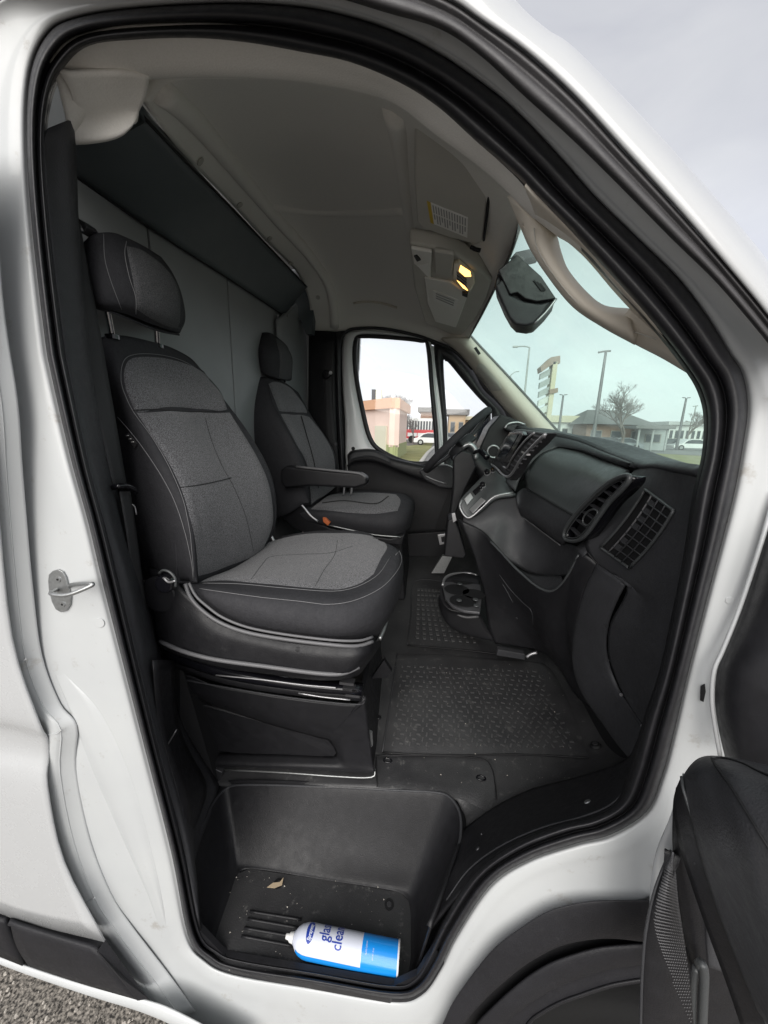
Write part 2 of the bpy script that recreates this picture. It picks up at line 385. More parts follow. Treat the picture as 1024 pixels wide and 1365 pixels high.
# --- white jamb loop round the seal, out to the body side
OUT = [(-70,170),(-75,300),(-70,449),(-62,500),(-30,612),(-8,700),(6,788),(71,985),(92,1132),(146,1241),(180,1290),(232,1357),(330,1430),(470,1470),(560,1455),(618,1368),(642,1318),(690,1262),(732,1225),(790,1204),(860,1200),(925,1150),(960,1080),(985,1010),(1000,930),(1035,810),(1060,730),(1085,660),(1100,600),(1110,540),(1100,500),(1075,472),(1030,440),(958,372),(893,308),(829,243),(764,180),(700,124),(640,70),(585,36),(530,12),(468,-8),(400,-22),(300,-30),(160,-26),(60,-18),(-10,10),(-50,80)]
OUT[6] = (20, 850); OUT[7] = (73, 1010)
def jrow(t, d, extra=None):
    r = []
    for (o, i), w in zip(SEAL, OUT):
        q = mixp(o, w, t); r.append(PY(q[0], q[1], sy(o[1])+d))
    return r
jamb = patch('door_jamb', [jrow(-.12, .02), jrow(0, .006), jrow(.07, -.004), jrow(.22, -.009), jrow(.36, -.010), jrow(.6, -.014), jrow(.8, -.019), jrow(1.0, -.026)],
             whiteD, van, seg=6, vseg=4, closed=True, thick=.003)
# folded flange seen along the rear edge of the jamb
FL = [(-40,150),(-26,400),(-6,540),(0,625),(6,700),(14,788),(26,880),(50,944),(73,975),(72,1032),(90,1124),(118,1198),(147,1243),(196,1307),(232,1357)]
patch('flange', [L([(a-16, b+1) for a, b in FL], -.040), L([(a-8, b) for a, b in FL], -.046), L(FL, -.044), L([(a+6, b-2) for a, b in FL], -.040), L([(a+16, b-4) for a, b in FL], -.031), L([(a+30, b-7) for a, b in FL], -.019)], whiteD, van, vseg=4, thick=.003)
seam2 = tube('sealant_bead', L([(a+8, b-2) for a, b in FL], -.0385), .0012, whiteD, van, n=6)
for q in ((6, 7), (8, 9), (11, 12)):
    tube('flange_tab', L([(FL[q[0]][0]-12, FL[q[0]][1]+4), (FL[q[0]][0]+2, FL[q[0]][1]+3), (FL[q[0]][0]+9, FL[q[0]][1]-2)], -.0455), .0014, whiteD, van, n=6)
# pressed swage down the lower door post
overlay('post_swage', jamb, [[(74,900),(98,960),(125,1030),(160,1110),(196,1190),(214,1240)], [(86,898),(134,950),(172,1030),(196,1110),(215,1190),(222,1236)]], whiteD, van, lift=.0003, puff=.007, seg=8, vseg=14, edge=.5)

# --- outer skin behind the door (rear side) with its belt crease
def bx(px, py, d=-.075): return PY(px, py, d)
side = patch('side_panel', [L([(-420,100),(-260,120),(-140,140),(-50,150)], -0.052), L([(-380,350),(-200,360),(-110,380),(-30,400)], -0.057), L([(-260,560),(-130,600),(-60,640),(-8,640)], -0.062), L([(-260,800),(-130,830),(-40,860),(14,850)], -0.062), L([(-260,930),(-100,940),(0,952),(50,962)], -0.064),
     L([(-260,952),(-100,965),(0,972),(62,986)], -0.052), L([(-260,985),(-100,992),(0,1000),(64,1010)], -0.050), L([(-260,1010),(-100,1025),(0,1040),(62,1050)], -0.064),
     L([(-260,1080),(-100,1100),(30,1150),(84,1150)], -0.070), L([(-260,1120),(-100,1170),(10,1222),(139,1256)], -0.074)], beltline, van, seg=6, vseg=4, thick=.004)
tube('fuel_flap_gap', L([(-40,1120,-.0605),(0,1182,-.0635),(14,1219,-.0645)]), .0022, dark, van, n=6)
CL = [(10,1222),(75,1240),(139,1255)]
clad = patch('sill_cladding', [L([(16,1219),(80,1238),(139,1254)], -0.0640), L([(14,1232),(76,1252),(130,1268)], -0.0860), L([(22,1262),(90,1285),(160,1305)], -0.0860), L([(38,1288),(110,1312),(186,1334)], -0.0740)], cladm, van, vseg=4, thick=.012)
slab('cladding_end', L([(139,1254,-0.0705),(129,1269,-0.0875),(160,1305,-0.0875),(183,1334,-0.0760),(196,1332,-0.0710)]), (.004, 0, .004), cladm, van)
patch('rear_cladding', [L([(-120,1175),(-60,1195),(4,1216)], -0.0660), L([(-120,1190),(-60,1215),(6,1232)], -0.0840), L([(-120,1225),(-50,1255),(30,1288)], -0.0740)], cladm, van, vseg=4, thick=.012)
patch('sill_panel', [L([(-120,1228),(-40,1262),(38,1290),(120,1316),(196,1335),(240,1352),(330,1400)], -0.0700), L([(-120,1236),(-40,1270),(38,1300),(120,1328),(190,1350),(240,1372),(330,1420)], -0.0740), L([(-120,1236),(-40,1270),(38,1300),(120,1328),(190,1350),(240,1372),(330,1420)], .35)], whiteD, van, vseg=3, thick=.003, lin=True)
slab('front_body', [Vector((x, .04, z)) for x, z in [(.70,.32),(.70,1.48),(1.0,1.42),(1.5,1.15),(1.72,.9),(1.76,.32)]], (0, 1.74, 0), white, van, bevel=.06, segs=4)
box('underbody', (-1.6, .05, .16), (.3, 1.6, .22), dark, van)

# --- striker
stk = thing('door_striker', 'zinc door striker loop bolted to the white door post', 'latch', tuple(PY(85, 787, -.01)))
def jh(px, py, lift=0): return hit(jamb, px, py, lift)
pc, pn = jh(84, 787)
pl = [jh(a, b, .001)[0] for a, b in [(67,773),(68,765),(73,760),(80,758),(86,761),(90,768),(93,779),(97,795),(96,806),(91,813),(84,815),(77,811),(72,801),(68,785)]]
slab('striker_plate', pl, pn*.004, steel, stk, bevel=.001)
for a, b in ((81, 771), (87, 804)):
    p, n = jh(a, b, .005); disc('screw', p, n, .0065, .002, steel, stk, n=16, r2=.0055); disc('socket', p+n*.002, n, .0026, .0006, dark, stk, n=6)
P = [PY(a, b, c) for a, b, c in [(78,785,.0),(68,791,-.045),(90,793,-.05),(121,781,-.035),(120,778,-.03),(98,779,-.01),(92,782,.0)]]
tube('striker_loop', P, .0042, steel, stk, n=8, seg=5)

# --- A-pillar, roof rail and gutter above the door
G0_ = [(-40,-60),(160,-75),(300,-72),(420,-50),(512,-14),(597,30),(640,50),(700,98),(764,153),(829,222),(893,291),(958,361),(1024,441),(1080,520)]
glow = [(-40,-80),(160,-62),(300,-42),(400,-18),(512,16),(585,38),(640,74),(700,129),(764,187),(829,251),(893,316),(958,380),(1024,458),(1080,530)]
gup = [(-40,-140),(160,-120),(300,-98),(430,-75),(512,-40),(597,-2),(640,26),(700,68),(764,126),(829,197),(893,267),(958,342),(1024,422),(1080,500)]
gmid = [mixp(a, b, .5) for a, b in zip(glow, gup)]
patch('gutter_seal', [L(glow, -.030), L([mixp(a, b, .12) for a, b in zip(glow, gup)], -.052), L([mixp(a, b, .45) for a, b in zip(glow, gup)], -.055), L([mixp(a, b, .55) for a, b in zip(glow, gup)], -.046), L([mixp(a, b, .82) for a, b in zip(glow, gup)], -.052), L(gup, -.044)], rubber2, van, vseg=3, thick=.006)
sk = [(-40,-330),(160,-340),(300,-330),(430,-280),(560,-170),(640,-70),(687,0),(728,38),(768,66),(861,161),(926,232),(990,306),(1040,370),(1090,450)]
roof = patch('roof_rail', [L(gup, -.046), L([mixp(a, b, .08) for a, b in zip(gup, sk)], -.056), L([mixp(a, b, .5) for a, b in zip(gup, sk)], -.055), L([mixp(a, b, .85) for a, b in zip(gup, sk)], -.03), L(sk, .02), L(sk, .10)], white, van, vseg=4, thick=.003)

# --- fender flange and wheel arch
ARC = [(572,1400),(590,1365),(604,1336),(632,1296),(661,1262),(698,1234),(732,1214),(774,1203),(816,1200),(866,1200),(930,1204)]
AR2 = [(610,1400),(619,1365),(650,1328),(690,1293),(720,1273),(750,1259),(790,1251),(820,1250),(850,1253),(880,1256),(930,1262)]
AR3 = [(625,1400),(634,1368),(665,1335),(700,1305),(730,1286),(760,1274),(795,1264),(825,1260),(855,1258),(880,1258),(930,1262)]
AR4 = [(650,1400),(670,1368),(690,1350),(715,1332),(745,1315),(775,1303),(800,1295),(830,1289),(858,1286),(880,1285),(930,1287)]
AR5 = [(690,1400),(705,1366),(725,1350),(750,1337),(775,1328),(795,1321),(815,1315),(835,1311),(856,1308),(880,1307),(930,1308)]
patch('wheel_arch_trim', [L(ARC, -.02), L(ARC, -.036), L([mixp(a, b, .05) for a, b in zip(ARC, AR2)], -.042), L([mixp(a, b, .5) for a, b in zip(ARC, AR2)], -.048), L(AR2, -.046), L(AR2, -.02)], cladm, van, vseg=4, thick=.004)
patch('arch_groove', [L([mixp(a, b, -.5) for a, b in zip(AR2, AR3)], -.015), L([mixp(a, b, .6) for a, b in zip(AR2, AR3)], -.015), L([mixp(a, b, 1.6) for a, b in zip(AR2, AR3)], -.015)], dark, van, vseg=2, thick=.003)
patch('arch_step', [L([mixp(a, b, .9) for a, b in zip(AR2, AR3)], -.022), L(AR3, -.034), L([mixp(a, b, .5) for a, b in zip(AR3, AR4)], -.04), L(AR4, -.036), L(AR4, -.022), L(AR5, -.024), L(AR5, .01)], cladm, van, vseg=4, thick=.004)
patch('wheel_arch_liner', [L(AR5, -.03), L([(a+10, b+6) for a, b in AR5], .22)], plas, van, vseg=4, thick=.004)
# front wheel, turned under the arch
wc = PY(838, 1322, .04)-Vector((0, 0, .30))
tv = []; 
tw = thing('front_wheel', 'front tyre almost hidden under the wheel arch beside the open door', 'wheel', tuple(wc))
ring = []
R0_ = .30
for prof in [(R0_*.6, -.02), (R0_*.92, -.03), (R0_, .0), (R0_*1.0, .08), (R0_, .16), (R0_*.9, .19)]:
    ring.append([wc+Vector((math.cos(a)*prof[0], prof[1], math.sin(a)*prof[0])) for a in [2*math.pi*k/40 for k in range(40)]])
patch('tyre', ring, tyrem, tw, seg=2, vseg=3, closed=True, thick=.01, toward=False)
disc('rim', wc+Vector((0, -.015, 0)), (0, -1, 0), R0_*.62, .01, steel, tw, n=32)
tb = []
for k in range(60):
    a = 2*math.pi*k/60; c = wc+Vector((math.cos(a)*R0_*1.0, .08, math.sin(a)*R0_*1.0)); tb.append((c, a))
V = []; F = []
for c, a in tb:
    u = Vector((-math.sin(a), 0, math.cos(a))); w = Vector((0, 1, 0)); r = Vector((math.cos(a), 0, math.sin(a)))
    for s in (-1, 1):
        b0 = len(V); cc = c+w*s*.04
        for q in ((-1,-1),(1,-1),(1,1),(-1,1)): V.append(cc+u*q[0]*R0_*.035+w*q[1]*.033)
        for q in ((-1,-1),(1,-1),(1,1),(-1,1)): V.append(cc+u*q[0]*R0_*.03+w*q[1]*.03+r*.012)
        F += [(b0+4,b0+5,b0+6,b0+7)]+[(b0+i, b0+(i+1)%4, b0+(i+1)%4+4, b0+i+4) for i in range(4)]
tt = mk('tread', V, F, tyrem, tw, False); tt['kind'] = 'stuff'

# --- cab floor, step well, sill cover
floor = patch('cab_floor', [L([(200,1020,.30),(300,1048,.33),(440,1050,.33),(598,1061,.327),(624,1108,.25),(720,1085,.22),(880,1040,.14)]),
     L([(200,990,.37),(300,1010,.41),(440,1008,.42),(620,1000,.47),(700,1000,.48),(800,995,.48),(880,980,.46)]),
     L([(200,930,.55),(300,940,.57),(440,940,.58),(560,925,.66),(690,920,.74),(790,920,.75),(880,900,.75)]),
     L([(200,880,.75),(300,880,.76),(440,882,.76),(560,876,.86),(690,882,.90),(780,885,.92),(870,870,.92)]),
     L([(200,850,.9),(300,850,.9),(440,850,.9),(560,845,1.02),(680,850,1.06),(760,850,1.1),(850,840,1.1)]),
     L([(200,790,1.3),(300,790,1.3),(440,785,1.3),(560,765,1.45),(640,765,1.45),(730,770,1.45),(820,770,1.45)]),
     L([(200,740,1.72),(300,740,1.72),(440,740,1.72),(560,730,1.72),(640,730,1.72),(730,730,1.72),(820,730,1.72)])],
     matR, van, seg=6, vseg=6, thick=.01)
RIM = [(250,1168,.03),(254,1145,.08),(266,1108,.16),(284,1071,.26),(301,1052,.325),(327,1046,.335),(440,1049,.335),(520,1053,.335),(579,1056,.335),(600,1063,.32),(613,1084,.28),(614,1115,.22),(604,1150,.15),(590,1190,.08),(572,1235,.02)]
BOT = [(278,1262),(281,1250),(288,1228),(300,1195),(312,1164),(331,1154),(440,1171),(505,1181),(536,1187),(548,1195),(553,1212),(554,1235),(554,1258),(554,1280),(550,1303)]
BOTz = [(a, b, .385, 'z') for a, b in BOT]
BOTi = [mixp((a, b), (425, 1235), .06) for a, b in BOT]
stepwell = patch('step_well', [[p+Vector((0, 0, -.004)) for p in L([(a[0]+(a[0]-430)*.035, a[1]-8 if 300 < a[0] < 600 else a[1], a[2]+.012) for a in RIM])], L(RIM), L([mixp(a, b, .06)+(a[2]*.97,) for a, b in zip(RIM, BOT)]),
     [p.lerp(q, .5)+Vector((0, 0, -.004)) for p, q in zip(L(RIM), L(BOTz))], [p.lerp(q, .93) for p, q in zip(L(RIM), L(BOTz))], L([(a, b, .384, 'z') for a, b in BOTi])], plas, van, seg=5, vseg=5, thick=.006)
stepfl = slab('step_tread', L([(a, b, .3855, 'z') for a, b in [(276,1268),(284,1238),(300,1196),(314,1166),(332,1158),(440,1174),(535,1190),(548,1205),(552,1250),(551,1312),(520,1330),(420,1312),(310,1290)]]), (0, 0, -.02), matR, van)
for k, (a, b, c, d) in enumerate([(333,1215,402,1226),(330,1225,398,1237),(326,1237,394,1249),(322,1248,390,1261)]):
    tube('tread_rib', [PZ(a, b, .387), PZ((a+c)/2, (b+d)/2, .387), PZ(c, d, .387)], .0035, plas, van, n=8)
for a, b in ((371,1178), (519,1206)):
    disc('screw', PZ(a, b, .386), (0, 0, 1), .008, .004, bolt, van, n=14, r2=.006); disc('grommet', PZ(a, b, .3858), (0, 0, 1), .014, .002, dark, van, n=16)
tube('step_lip', L(RIM[2:13]), .0042, plasG, van, n=8)
sillc = patch('sill_cover', [L([(612,1110,.24),(640,1088,.27),(672,1068,.29),(712,1050,.30),(760,1038,.29),(800,1026,.26),(835,1012,.2),(850,985,.15)]),
     L([(608,1140,.17),(645,1108,.19),(690,1082,.2),(735,1066,.2),(775,1055,.19),(812,1040,.17),(838,1025,.14),(853,995,.11)]),
     L([(592,1180,.10),(630,1140,.12),(680,1108,.12),(735,1085,.12),(780,1073,.11),(816,1058,.10),(842,1035,.08),(858,1000,.07)]),
     L([(570,1240,.035),(612,1190,.04),(668,1140,.045),(728,1112,.045),(786,1096,.04),(830,1074,.04),(852,1040,.04),(866,1000,.04)])], plas, van, seg=5, vseg=6, thick=.006)
tube('sill_edge', [hit(sillc, a, b, .001)[0] for a, b in [(596,1200),(625,1160),(665,1130),(720,1105),(775,1090),(815,1073),(838,1046),(846,1010)]], .0022, plasG, van, n=6)
for a, b, r in ((783,1069,.009),(637,1131,.007),(642,1112,.003)):
    screw(sillc, a, b, r, steel if r > .008 else bolt, van)
slab('step_front', L([(262,1235,.0),(300,1275,.0),(420,1296,.0),(525,1314,.0),(556,1300,.0),(580,1262,.0),(600,1300,.0),(560,1345,.0),(500,1345,.0),(400,1330,.0),(280,1300,.0)]), (0, .012, 0), plas, van)
# rear side of the well: black lower pillar trim
ptrim = patch('pillar_trim', [L([(58,190,.05),(66,300,.05),(84,449,.045),(93,500,.04),(119,622,.03),(141,705,.03),(161,788,.025),(205,973,.02),(244,1128,.01),(268,1240,.0)]),
     L([(68,170,.07),(80,300,.07),(97,449,.065),(106,510,.06),(131,625,.055),(153,708,.05),(176,790,.05),(216,973,.05),(250,1100,.04),(264,1180,.03)]),
     L([(99,160,.12),(104,300,.12),(114,420,.12),(124,510,.12),(148,630,.12),(166,710,.12),(190,800,.12),(232,960,.15),(262,1060,.2),(262,1140,.1)]),
     L([(99,160,.22),(104,300,.22),(116,420,.22),(128,510,.22),(152,630,.22),(172,710,.24),(198,800,.26),(238,950,.30),(292,1045,.33),(290,1062,.3)])], plasG, van, seg=5, vseg=4, thick=.004)
patch('pillar_cover', [L([(205,880,.05),(212,960,.045),(228,1020,.04),(244,1080,.035),(252,1130,.03)]), L([(232,880,.16),(238,960,.15),(252,1000,.2),(276,1050,.24),(258,1110,.13)])], plas, van, vseg=4, thick=.004)
slab('body_rear_lower', L([(190,820,.30),(240,880,.30),(290,1050,.33),(240,1050,.26),(200,900,.24)]), (0, .2, 0), dark, van)
tube('seat_belt_edge_wire', L([(212,1008,.045),(222,995,.06),(236,972,.08)]), .002, bolt, van, n=6)
screw(ptrim, 233, 1019, .008, bolt, van); screw(ptrim, 267, 1079, .007, bolt, van)

# --- partition (three panels and their joints)
XP = -.90
y1 = PX(199, 320, XP).y; y2 = PX(308, 450, XP).y
edges = [-.0, y1, y2, 1.74]
for k in range(3):
    if edges[k+1]-edges[k] > .02:
        box('partition_panel', (XP-.02, edges[k]+.004, .55), (XP, edges[k+1]-.004, 2.62), part, van, bevel=.003)
box('partition_backing', (XP-.05, -.02, .5), (XP-.024, 1.8, 2.65), dark, van)
for yy in (y1, y2): box('partition_joint', (XP-.018, yy-.0036, .55), (XP-.006, yy+.0036, 2.6), dark, van)
pb = [PX(a, b, XP+.01) for a, b in [(366,425),(404,395),(412,440),(412,560),(398,585),(372,560)]]
slab('partition_bulge', pb, (.025, 0, 0), part, van, bevel=.02, segs=4)
for a, b in ((370,421),(384,421),(404,430)): disc('screw', PX(a, b, XP+.04), (1, 0, 0), .008, .004, silver if b == 421 else dark, van)

# --- overhead shelf front
sh = patch('overhead_shelf', [L([(182,147,.2),(190,150,.2),(250,216,.42),(305,272,.75),(360,330,1.12),(410,382,1.5)]), L([(60,206,-.888,'x'),(100,236,-.888,'x'),(170,285,-.888,'x'),(238,330,-.888,'x'),(310,376,-.888,'x'),(378,421,-.888,'x')])], shelfm, van, seg=6, vseg=8, thick=.02)
seam('shelf_edge', sh, [(100,235),(170,284),(238,329),(310,375),(376,419)], .003, dark, van, lift=.0)
seam('shelf_trim', sh, [(188,151),(250,217),(305,273),(360,331),(409,382)], .004, dark, van, lift=.002)

# --- headliner
HL = [
 [(192,135,.17),(228,106,.18),(300,102,.19),(400,106,.19),(500,122,.2),(545,145,.2),(640,205,.15)],
 [(215,170,.27),(255,140,.30),(315,128,.32),(410,128,.33),(510,150,.33),(548,168,.32),(684,244,2.28,'z')],
 [(250,212,.45),(284,182,.48),(340,172,.5),(425,170,.5),(520,192,.48),(553,205,.45),(700,280,2.265,'z')],
 [(305,268,.8),(338,246,.82),(385,238,.85),(452,240,.85),(532,262,.8),(558,275,.75),(693,303,2.26,'z')],
 [(355,322,1.15),(386,308,1.18),(418,300,1.2),(472,305,1.2),(543,325,1.12),(568,338,1.05),(680,338,2.26,'z')],
 [(395,362,1.45),(424,356,1.45),(447,352,1.45),(492,358,1.45),(556,376,1.4),(580,386,1.35),(657,388,2.26,'z')],
 [(411,398,1.6),(438,394,1.6),(460,388,1.6),(502,394,1.6),(562,405,1.58),(598,415,1.55),(640,422,2.26,'z')],
 [(414,425,1.70),(444,425,1.70),(468,418,1.7),(508,420,1.7),(560,430,1.7),(602,440,1.68),(630,441,2.25,'z')],
 [(413,442,1.74),(444,442,1.74),(470,440,1.74),(510,441,1.74),(560,449,1.74),(602,460,1.74),(624,458,1.72)]]
hl = patch('headliner', [L(r) for r in HL], head, van, seg=7, vseg=7, thick=.02)
# rolled ridge along the rear of the roof lining and two ribs
def ridge(pts, r, name='headliner_ridge', mat=head, lift=-.008, n=12):
    P = [hit(hl, a, b, lift)[0] for a, b in pts]; return tube(name, P, r, mat, van, n=n)
ridge([(214,120),(250,150),(285,190),(330,245),(372,295),(412,340),(436,375),(444,405),(446,436)], .028)
ridge([(524,150),(533,200),(541,260),(550,320),(560,370),(572,415)], .03, lift=-.013)
ridge([(352,276),(400,282),(450,285),(500,284),(540,282)], .022, lift=-.012)
tube('roof_handle', [hit(hl, a, b, .008)[0] for a, b in ((472,403),(490,401),(510,403),(530,409))], .006, beige, van)
for a, b in ((270,214),(323,272),(363,317),(392,350),(428,396)):
    p, n = hit(hl, a-4, b, .002); disc('clip', p, n, .012, .003, visorm, van)
# near rail lining over the door
IN = [(75,104),(100,74),(150,58),(200,53),(300,53),(400,68),(480,91),(531,111),(581,141),(632,185),(683,228),(740,284),(757,304),(800,350)]
LO = [(96,190),(125,150),(160,118),(190,107),(300,104),(400,110),(480,124),(531,142),(581,180),(625,212),(660,240),(705,285),(716,294),(745,316)]
rail = patch('door_head_lining', [L([(a-6, b-18) for a, b in IN], .055), L(IN, .07), L([mixp(a, b, .4) for a, b in zip(IN, LO)], .09), L([mixp(a, b, .85) for a, b in zip(IN, LO)], .115), L(LO, .14), L([(a+2, b-8) for a, b in LO], .20)], head, van, vseg=4, thick=.006)
patch('corner_lining', [L([(76,92,.06),(96,97,.07),(125,96,.085),(165,96,.10),(200,102,.12)]), L([(95,126,.09),(106,134,.10),(130,134,.115),(165,130,.13),(194,130,.14)]), L([(97,160,.115),(112,163,.125),(138,160,.14),(165,154,.15),(185,150,.155)]), L([(97,192,.13),(118,191,.14),(145,187,.15),(164,180,.155),(176,170,.16)]), L([(97,190,.17),(118,188,.18),(145,184,.19),(162,177,.19),(174,167,.19)])], head, van, vseg=5, thick=.008)
box('roof_panel', (-1.6, .14, 2.68), (.0, 1.78, 2.71), white, van)
slab('side_wall_upper', [Vector((-1.6, 1.80, 1.35)), Vector((-.56, 1.80, 1.35)), Vector((-.50, 1.80, 2.7)), Vector((-1.6, 1.80, 2.7))], (0, .03, 0), white, van)
slab('shelf_end_lining', L([(376,421),(410,380),(418,410),(416,445),(408,445),(400,425)], 1.66), (0, .05, 0), shelfm, van)

# --- windscreen and its surrounds
wp0 = Vector((.135, 1.65, 2.259)); wdir = (Vector((.635, 1.65, 1.758))-wp0); wn = wdir.cross(Vector((0, 1, 0))).normalized()
if wn.x < 0: wn = -wn
WA = PZ(668, 362, 2.262); WD = Vector((.98, .95, 1.60))
patch('windscreen', [L([(620,445),(655,482),(700,532),(750,596)], 1.665), [WA.lerp(WD, k/3)+Vector((0.01, 0, 0)) for k in range(4)], L([(700,250,.17),(800,338,.19),(930,478,.2),(1010,640,.22)])], wsglass, van, seg=5, vseg=5, thick=.005)
hdr = [(610,192,2.30,'z'),(655,236,2.27,'z'),(693,300,2.255,'z'),(680,340,2.255,'z'),(657,390,2.255,'z'),(640,424,2.255,'z'),(625,451,2.25,'z')]
tube('screen_header_seal', L(hdr[2:]), .005, rubber, van)
FH = [(466,447),(520,447),(572,456),(600,474),(626,498),(655,534),(672,560),(680,600),(668,640),(594,640),(500,640),(470,600),(462,540),(460,480)]
patch('far_side_frame', [L(off(FH, 16), 1.795), L(off(FH, -1), 1.79)], dark, van, closed=True, seg=4, vseg=2, thick=.01)
# far A-pillar lining
FA = [(626,448),(650,474),(680,506),(710,539),(736,568),(750,584)]
FB = [(588,452),(612,472),(640,505),(668,540),(690,566),(700,585)]
ap = patch('a_pillar_lining', [L(FA, 1.66), L([mixp(a, b, .12) for a, b in zip(FA, FB)], 1.60), L([mixp(a, b, .5) for a, b in zip(FA, FB)], 1.60), L([mixp(a, b, .85) for a, b in zip(FA, FB)], 1.66), L(FB, 1.72)], beige, van, vseg=4, thick=.01)
overlay('pillar_cap', ap, [[(637,487),(640,484),(646,487),(654,496),(664,508),(669,518)], [(635,490),(637,500),(643,511),(652,519),(660,521),(667,520)]], visorm, van, lift=.003)
tube('screen_side_seal', L([(a+1, b-1) for a, b in FA], 1.655), .006, rubber, van)

# --- near A-pillar lining and grab handle
NA = [(716,294,.13),(748,316,.13),(781,345,.13),(816,386,.13),(842,414,.13),(880,450,.12),(912,482,.11),(936,512,.10)]
NB = [(700,248,.05),(757,304,.06),(790,338,.06),(816,368,.06),(845,400,.06),(874,433,.06),(905,468,.06),(934,502,.06)]
patch('near_pillar_lining', [L([(a+12, b-12, c+.012) for a, b, c in NB]), L(NB), L([tuple((np.array(a)+np.array(b))/2-np.array((0, 0, .01))) for a, b in zip(NA, NB)]), L(NA)], beige, van, vseg=5, thick=.008)
patch('near_pillar_foot', [L([(838,412,.13),(868,436,.125),(900,466,.12),(930,503,.11)]), L([(826,432,.15),(856,450,.15),(886,470,.14),(922,500,.12)]), L([(812,440,.17),(850,461,.17),(883,478,.16),(920,500,.13)])], beige, van, vseg=5, thick=.008)
gh = thing('grab_handle', 'beige curved grab handle on the near windscreen pillar', 'handle', tuple(PY(760, 380, .15)))
gl_out = [(676,262),(694,304),(707,333),(728,366),(763,409),(804,437),(846,460)]
gl_in = [(716,292),(738,308),(747,336),(757,360),(781,389),(806,408),(840,413)]
patch('grip', [L([mixp(b, a, -.04) for a, b in zip(gl_out, gl_in)], .165), L(gl_in, .15), L([mixp(b, a, .3) for a, b in zip(gl_out, gl_in)], .135), L([mixp(b, a, .7) for a, b in zip(gl_out, gl_in)], .14), L([mixp(b, a, .95) for a, b in zip(gl_out, gl_in)], .16), L(gl_out, .19)], beige, gh, vseg=4, thick=.02)
tube('handle_seam', L([(712,304,.133),(716,330,.136),(735,362,.138),(768,402,.14),(812,432,.145),(850,444,.14),(875,452,.125)]), .0009, visorm, gh, n=5)

# --- far side wall and driver's door
dd = thing('driver_door', 'closed driver door seen from inside with white frame and black lining', 'door', (-.2, 1.78, 1.2))
YD = 1.76
g = [(477,456),(484,451),(525,453),(561,457),(568,463),(573,520),(579,590),(576,612),(545,614),(512,600),(496,583),(485,540),(477,494)]
f = [(457,456),(468,441),(508,440),(556,450),(574,461),(581,520),(590,590),(592,640),(545,640),(512,640),(466,640),(460,560),(456,500)]
k5 = off(g, 5)
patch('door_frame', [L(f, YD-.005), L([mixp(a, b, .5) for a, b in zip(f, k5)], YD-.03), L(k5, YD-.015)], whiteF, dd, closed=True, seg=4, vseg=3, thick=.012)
patch('window_rubber', [L(off(g, 6), YD-.018), L(off(g, 3), YD-.026), L(g, YD-.014), L(g, YD+.02)], rubber, dd, closed=True, seg=4, vseg=2, thick=.004)
slab('window_pane', L(off(g, 2), YD+.005), (0, .005, 0), sideglass, dd)
g2 = [(591,486),(594,481),(600,485),(619,508),(638,530),(650,542),(656,552),(655,590),(650,608),(625,612),(600,610),(596,560)]
f2 = [(578,464),(588,458),(606,467),(628,490),(644,518),(662,536),(676,556),(684,600),(670,640),(625,640),(594,640),(589,560)]
patch('quarter_frame', [L(f2, YD-.01), L([mixp(a, b, .5) for a, b in zip(f2, g2)], YD-.03), L(g2, YD-.01), L(g2, YD+.03)], rubber, dd, closed=True, seg=4, vseg=3, thick=.004)
slab('quarter_pane', L(off(g2, 2), YD+.008), (0, .005, 0), sideglass, dd)
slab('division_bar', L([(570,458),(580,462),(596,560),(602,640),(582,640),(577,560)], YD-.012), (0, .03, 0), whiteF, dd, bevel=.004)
# black lining
DT = [(463,606),(470,600),(490,598),(505,601),(522,609),(545,615),(572,620),(605,622),(640,622),(670,622)]
DM = [(464,622),(471,616),(490,614),(506,617),(524,624),(545,632),(572,640),(605,645),(640,645),(670,645)]
DL = [(465,690),(472,690),(490,690),(506,690),(524,690),(545,692),(572,695),(605,700),(640,700),(670,700)]
DB = [(467,790),(474,790),(490,790),(506,790),(524,790),(545,790),(572,790),(605,790),(640,790),(670,790)]
dl = patch('door_lining', [L(DT, YD-.02), L([(a, b+3) for a, b in DT], YD-.07), L(DM, YD-.075), L([(a, b+6) for a, b in DM], YD-.05), L(DL, YD-.05), L(DB, YD-.05)], plas, dd, seg=4, vseg=4, thick=.01)
patch('lining_cap', [L([(466,607),(474,602),(492,600),(505,603),(520,611)], YD-.078), L([(467,614),(474,611),(492,609),(506,612),(521,618)], YD-.086)], plasG, dd, vseg=3, thick=.006)
hp = [(558,628),(575,621),(600,621),(613,630),(616,645),(600,652),(585,650),(566,640)]
slab('door_pull', L(hp, YD-.13), (0, .07, 0), plasG, dd, bevel=.012, segs=3)
tube('pull_edge', L([(562,626,YD-.135),(575,620,YD-.138),(596,620,YD-.138),(611,628,YD-.135)]), .004, silver, dd)
tube('pocket_edge', L([(567,634,YD-.136),(580,640,YD-.136),(596,645,YD-.136)]), .003, silver, dd)
disc('door_plug', PY(471, 598, YD-.035), (0, -1, 0), .012, .004, dark, dd)
slab('far_wall', [Vector((-.9, 1.80, .5)), Vector((1.0, 1.80, .5)), Vector((1.0, 1.80, 1.40)), Vector((-.9, 1.80, 1.40))], (0, .03, 0), dark, van)
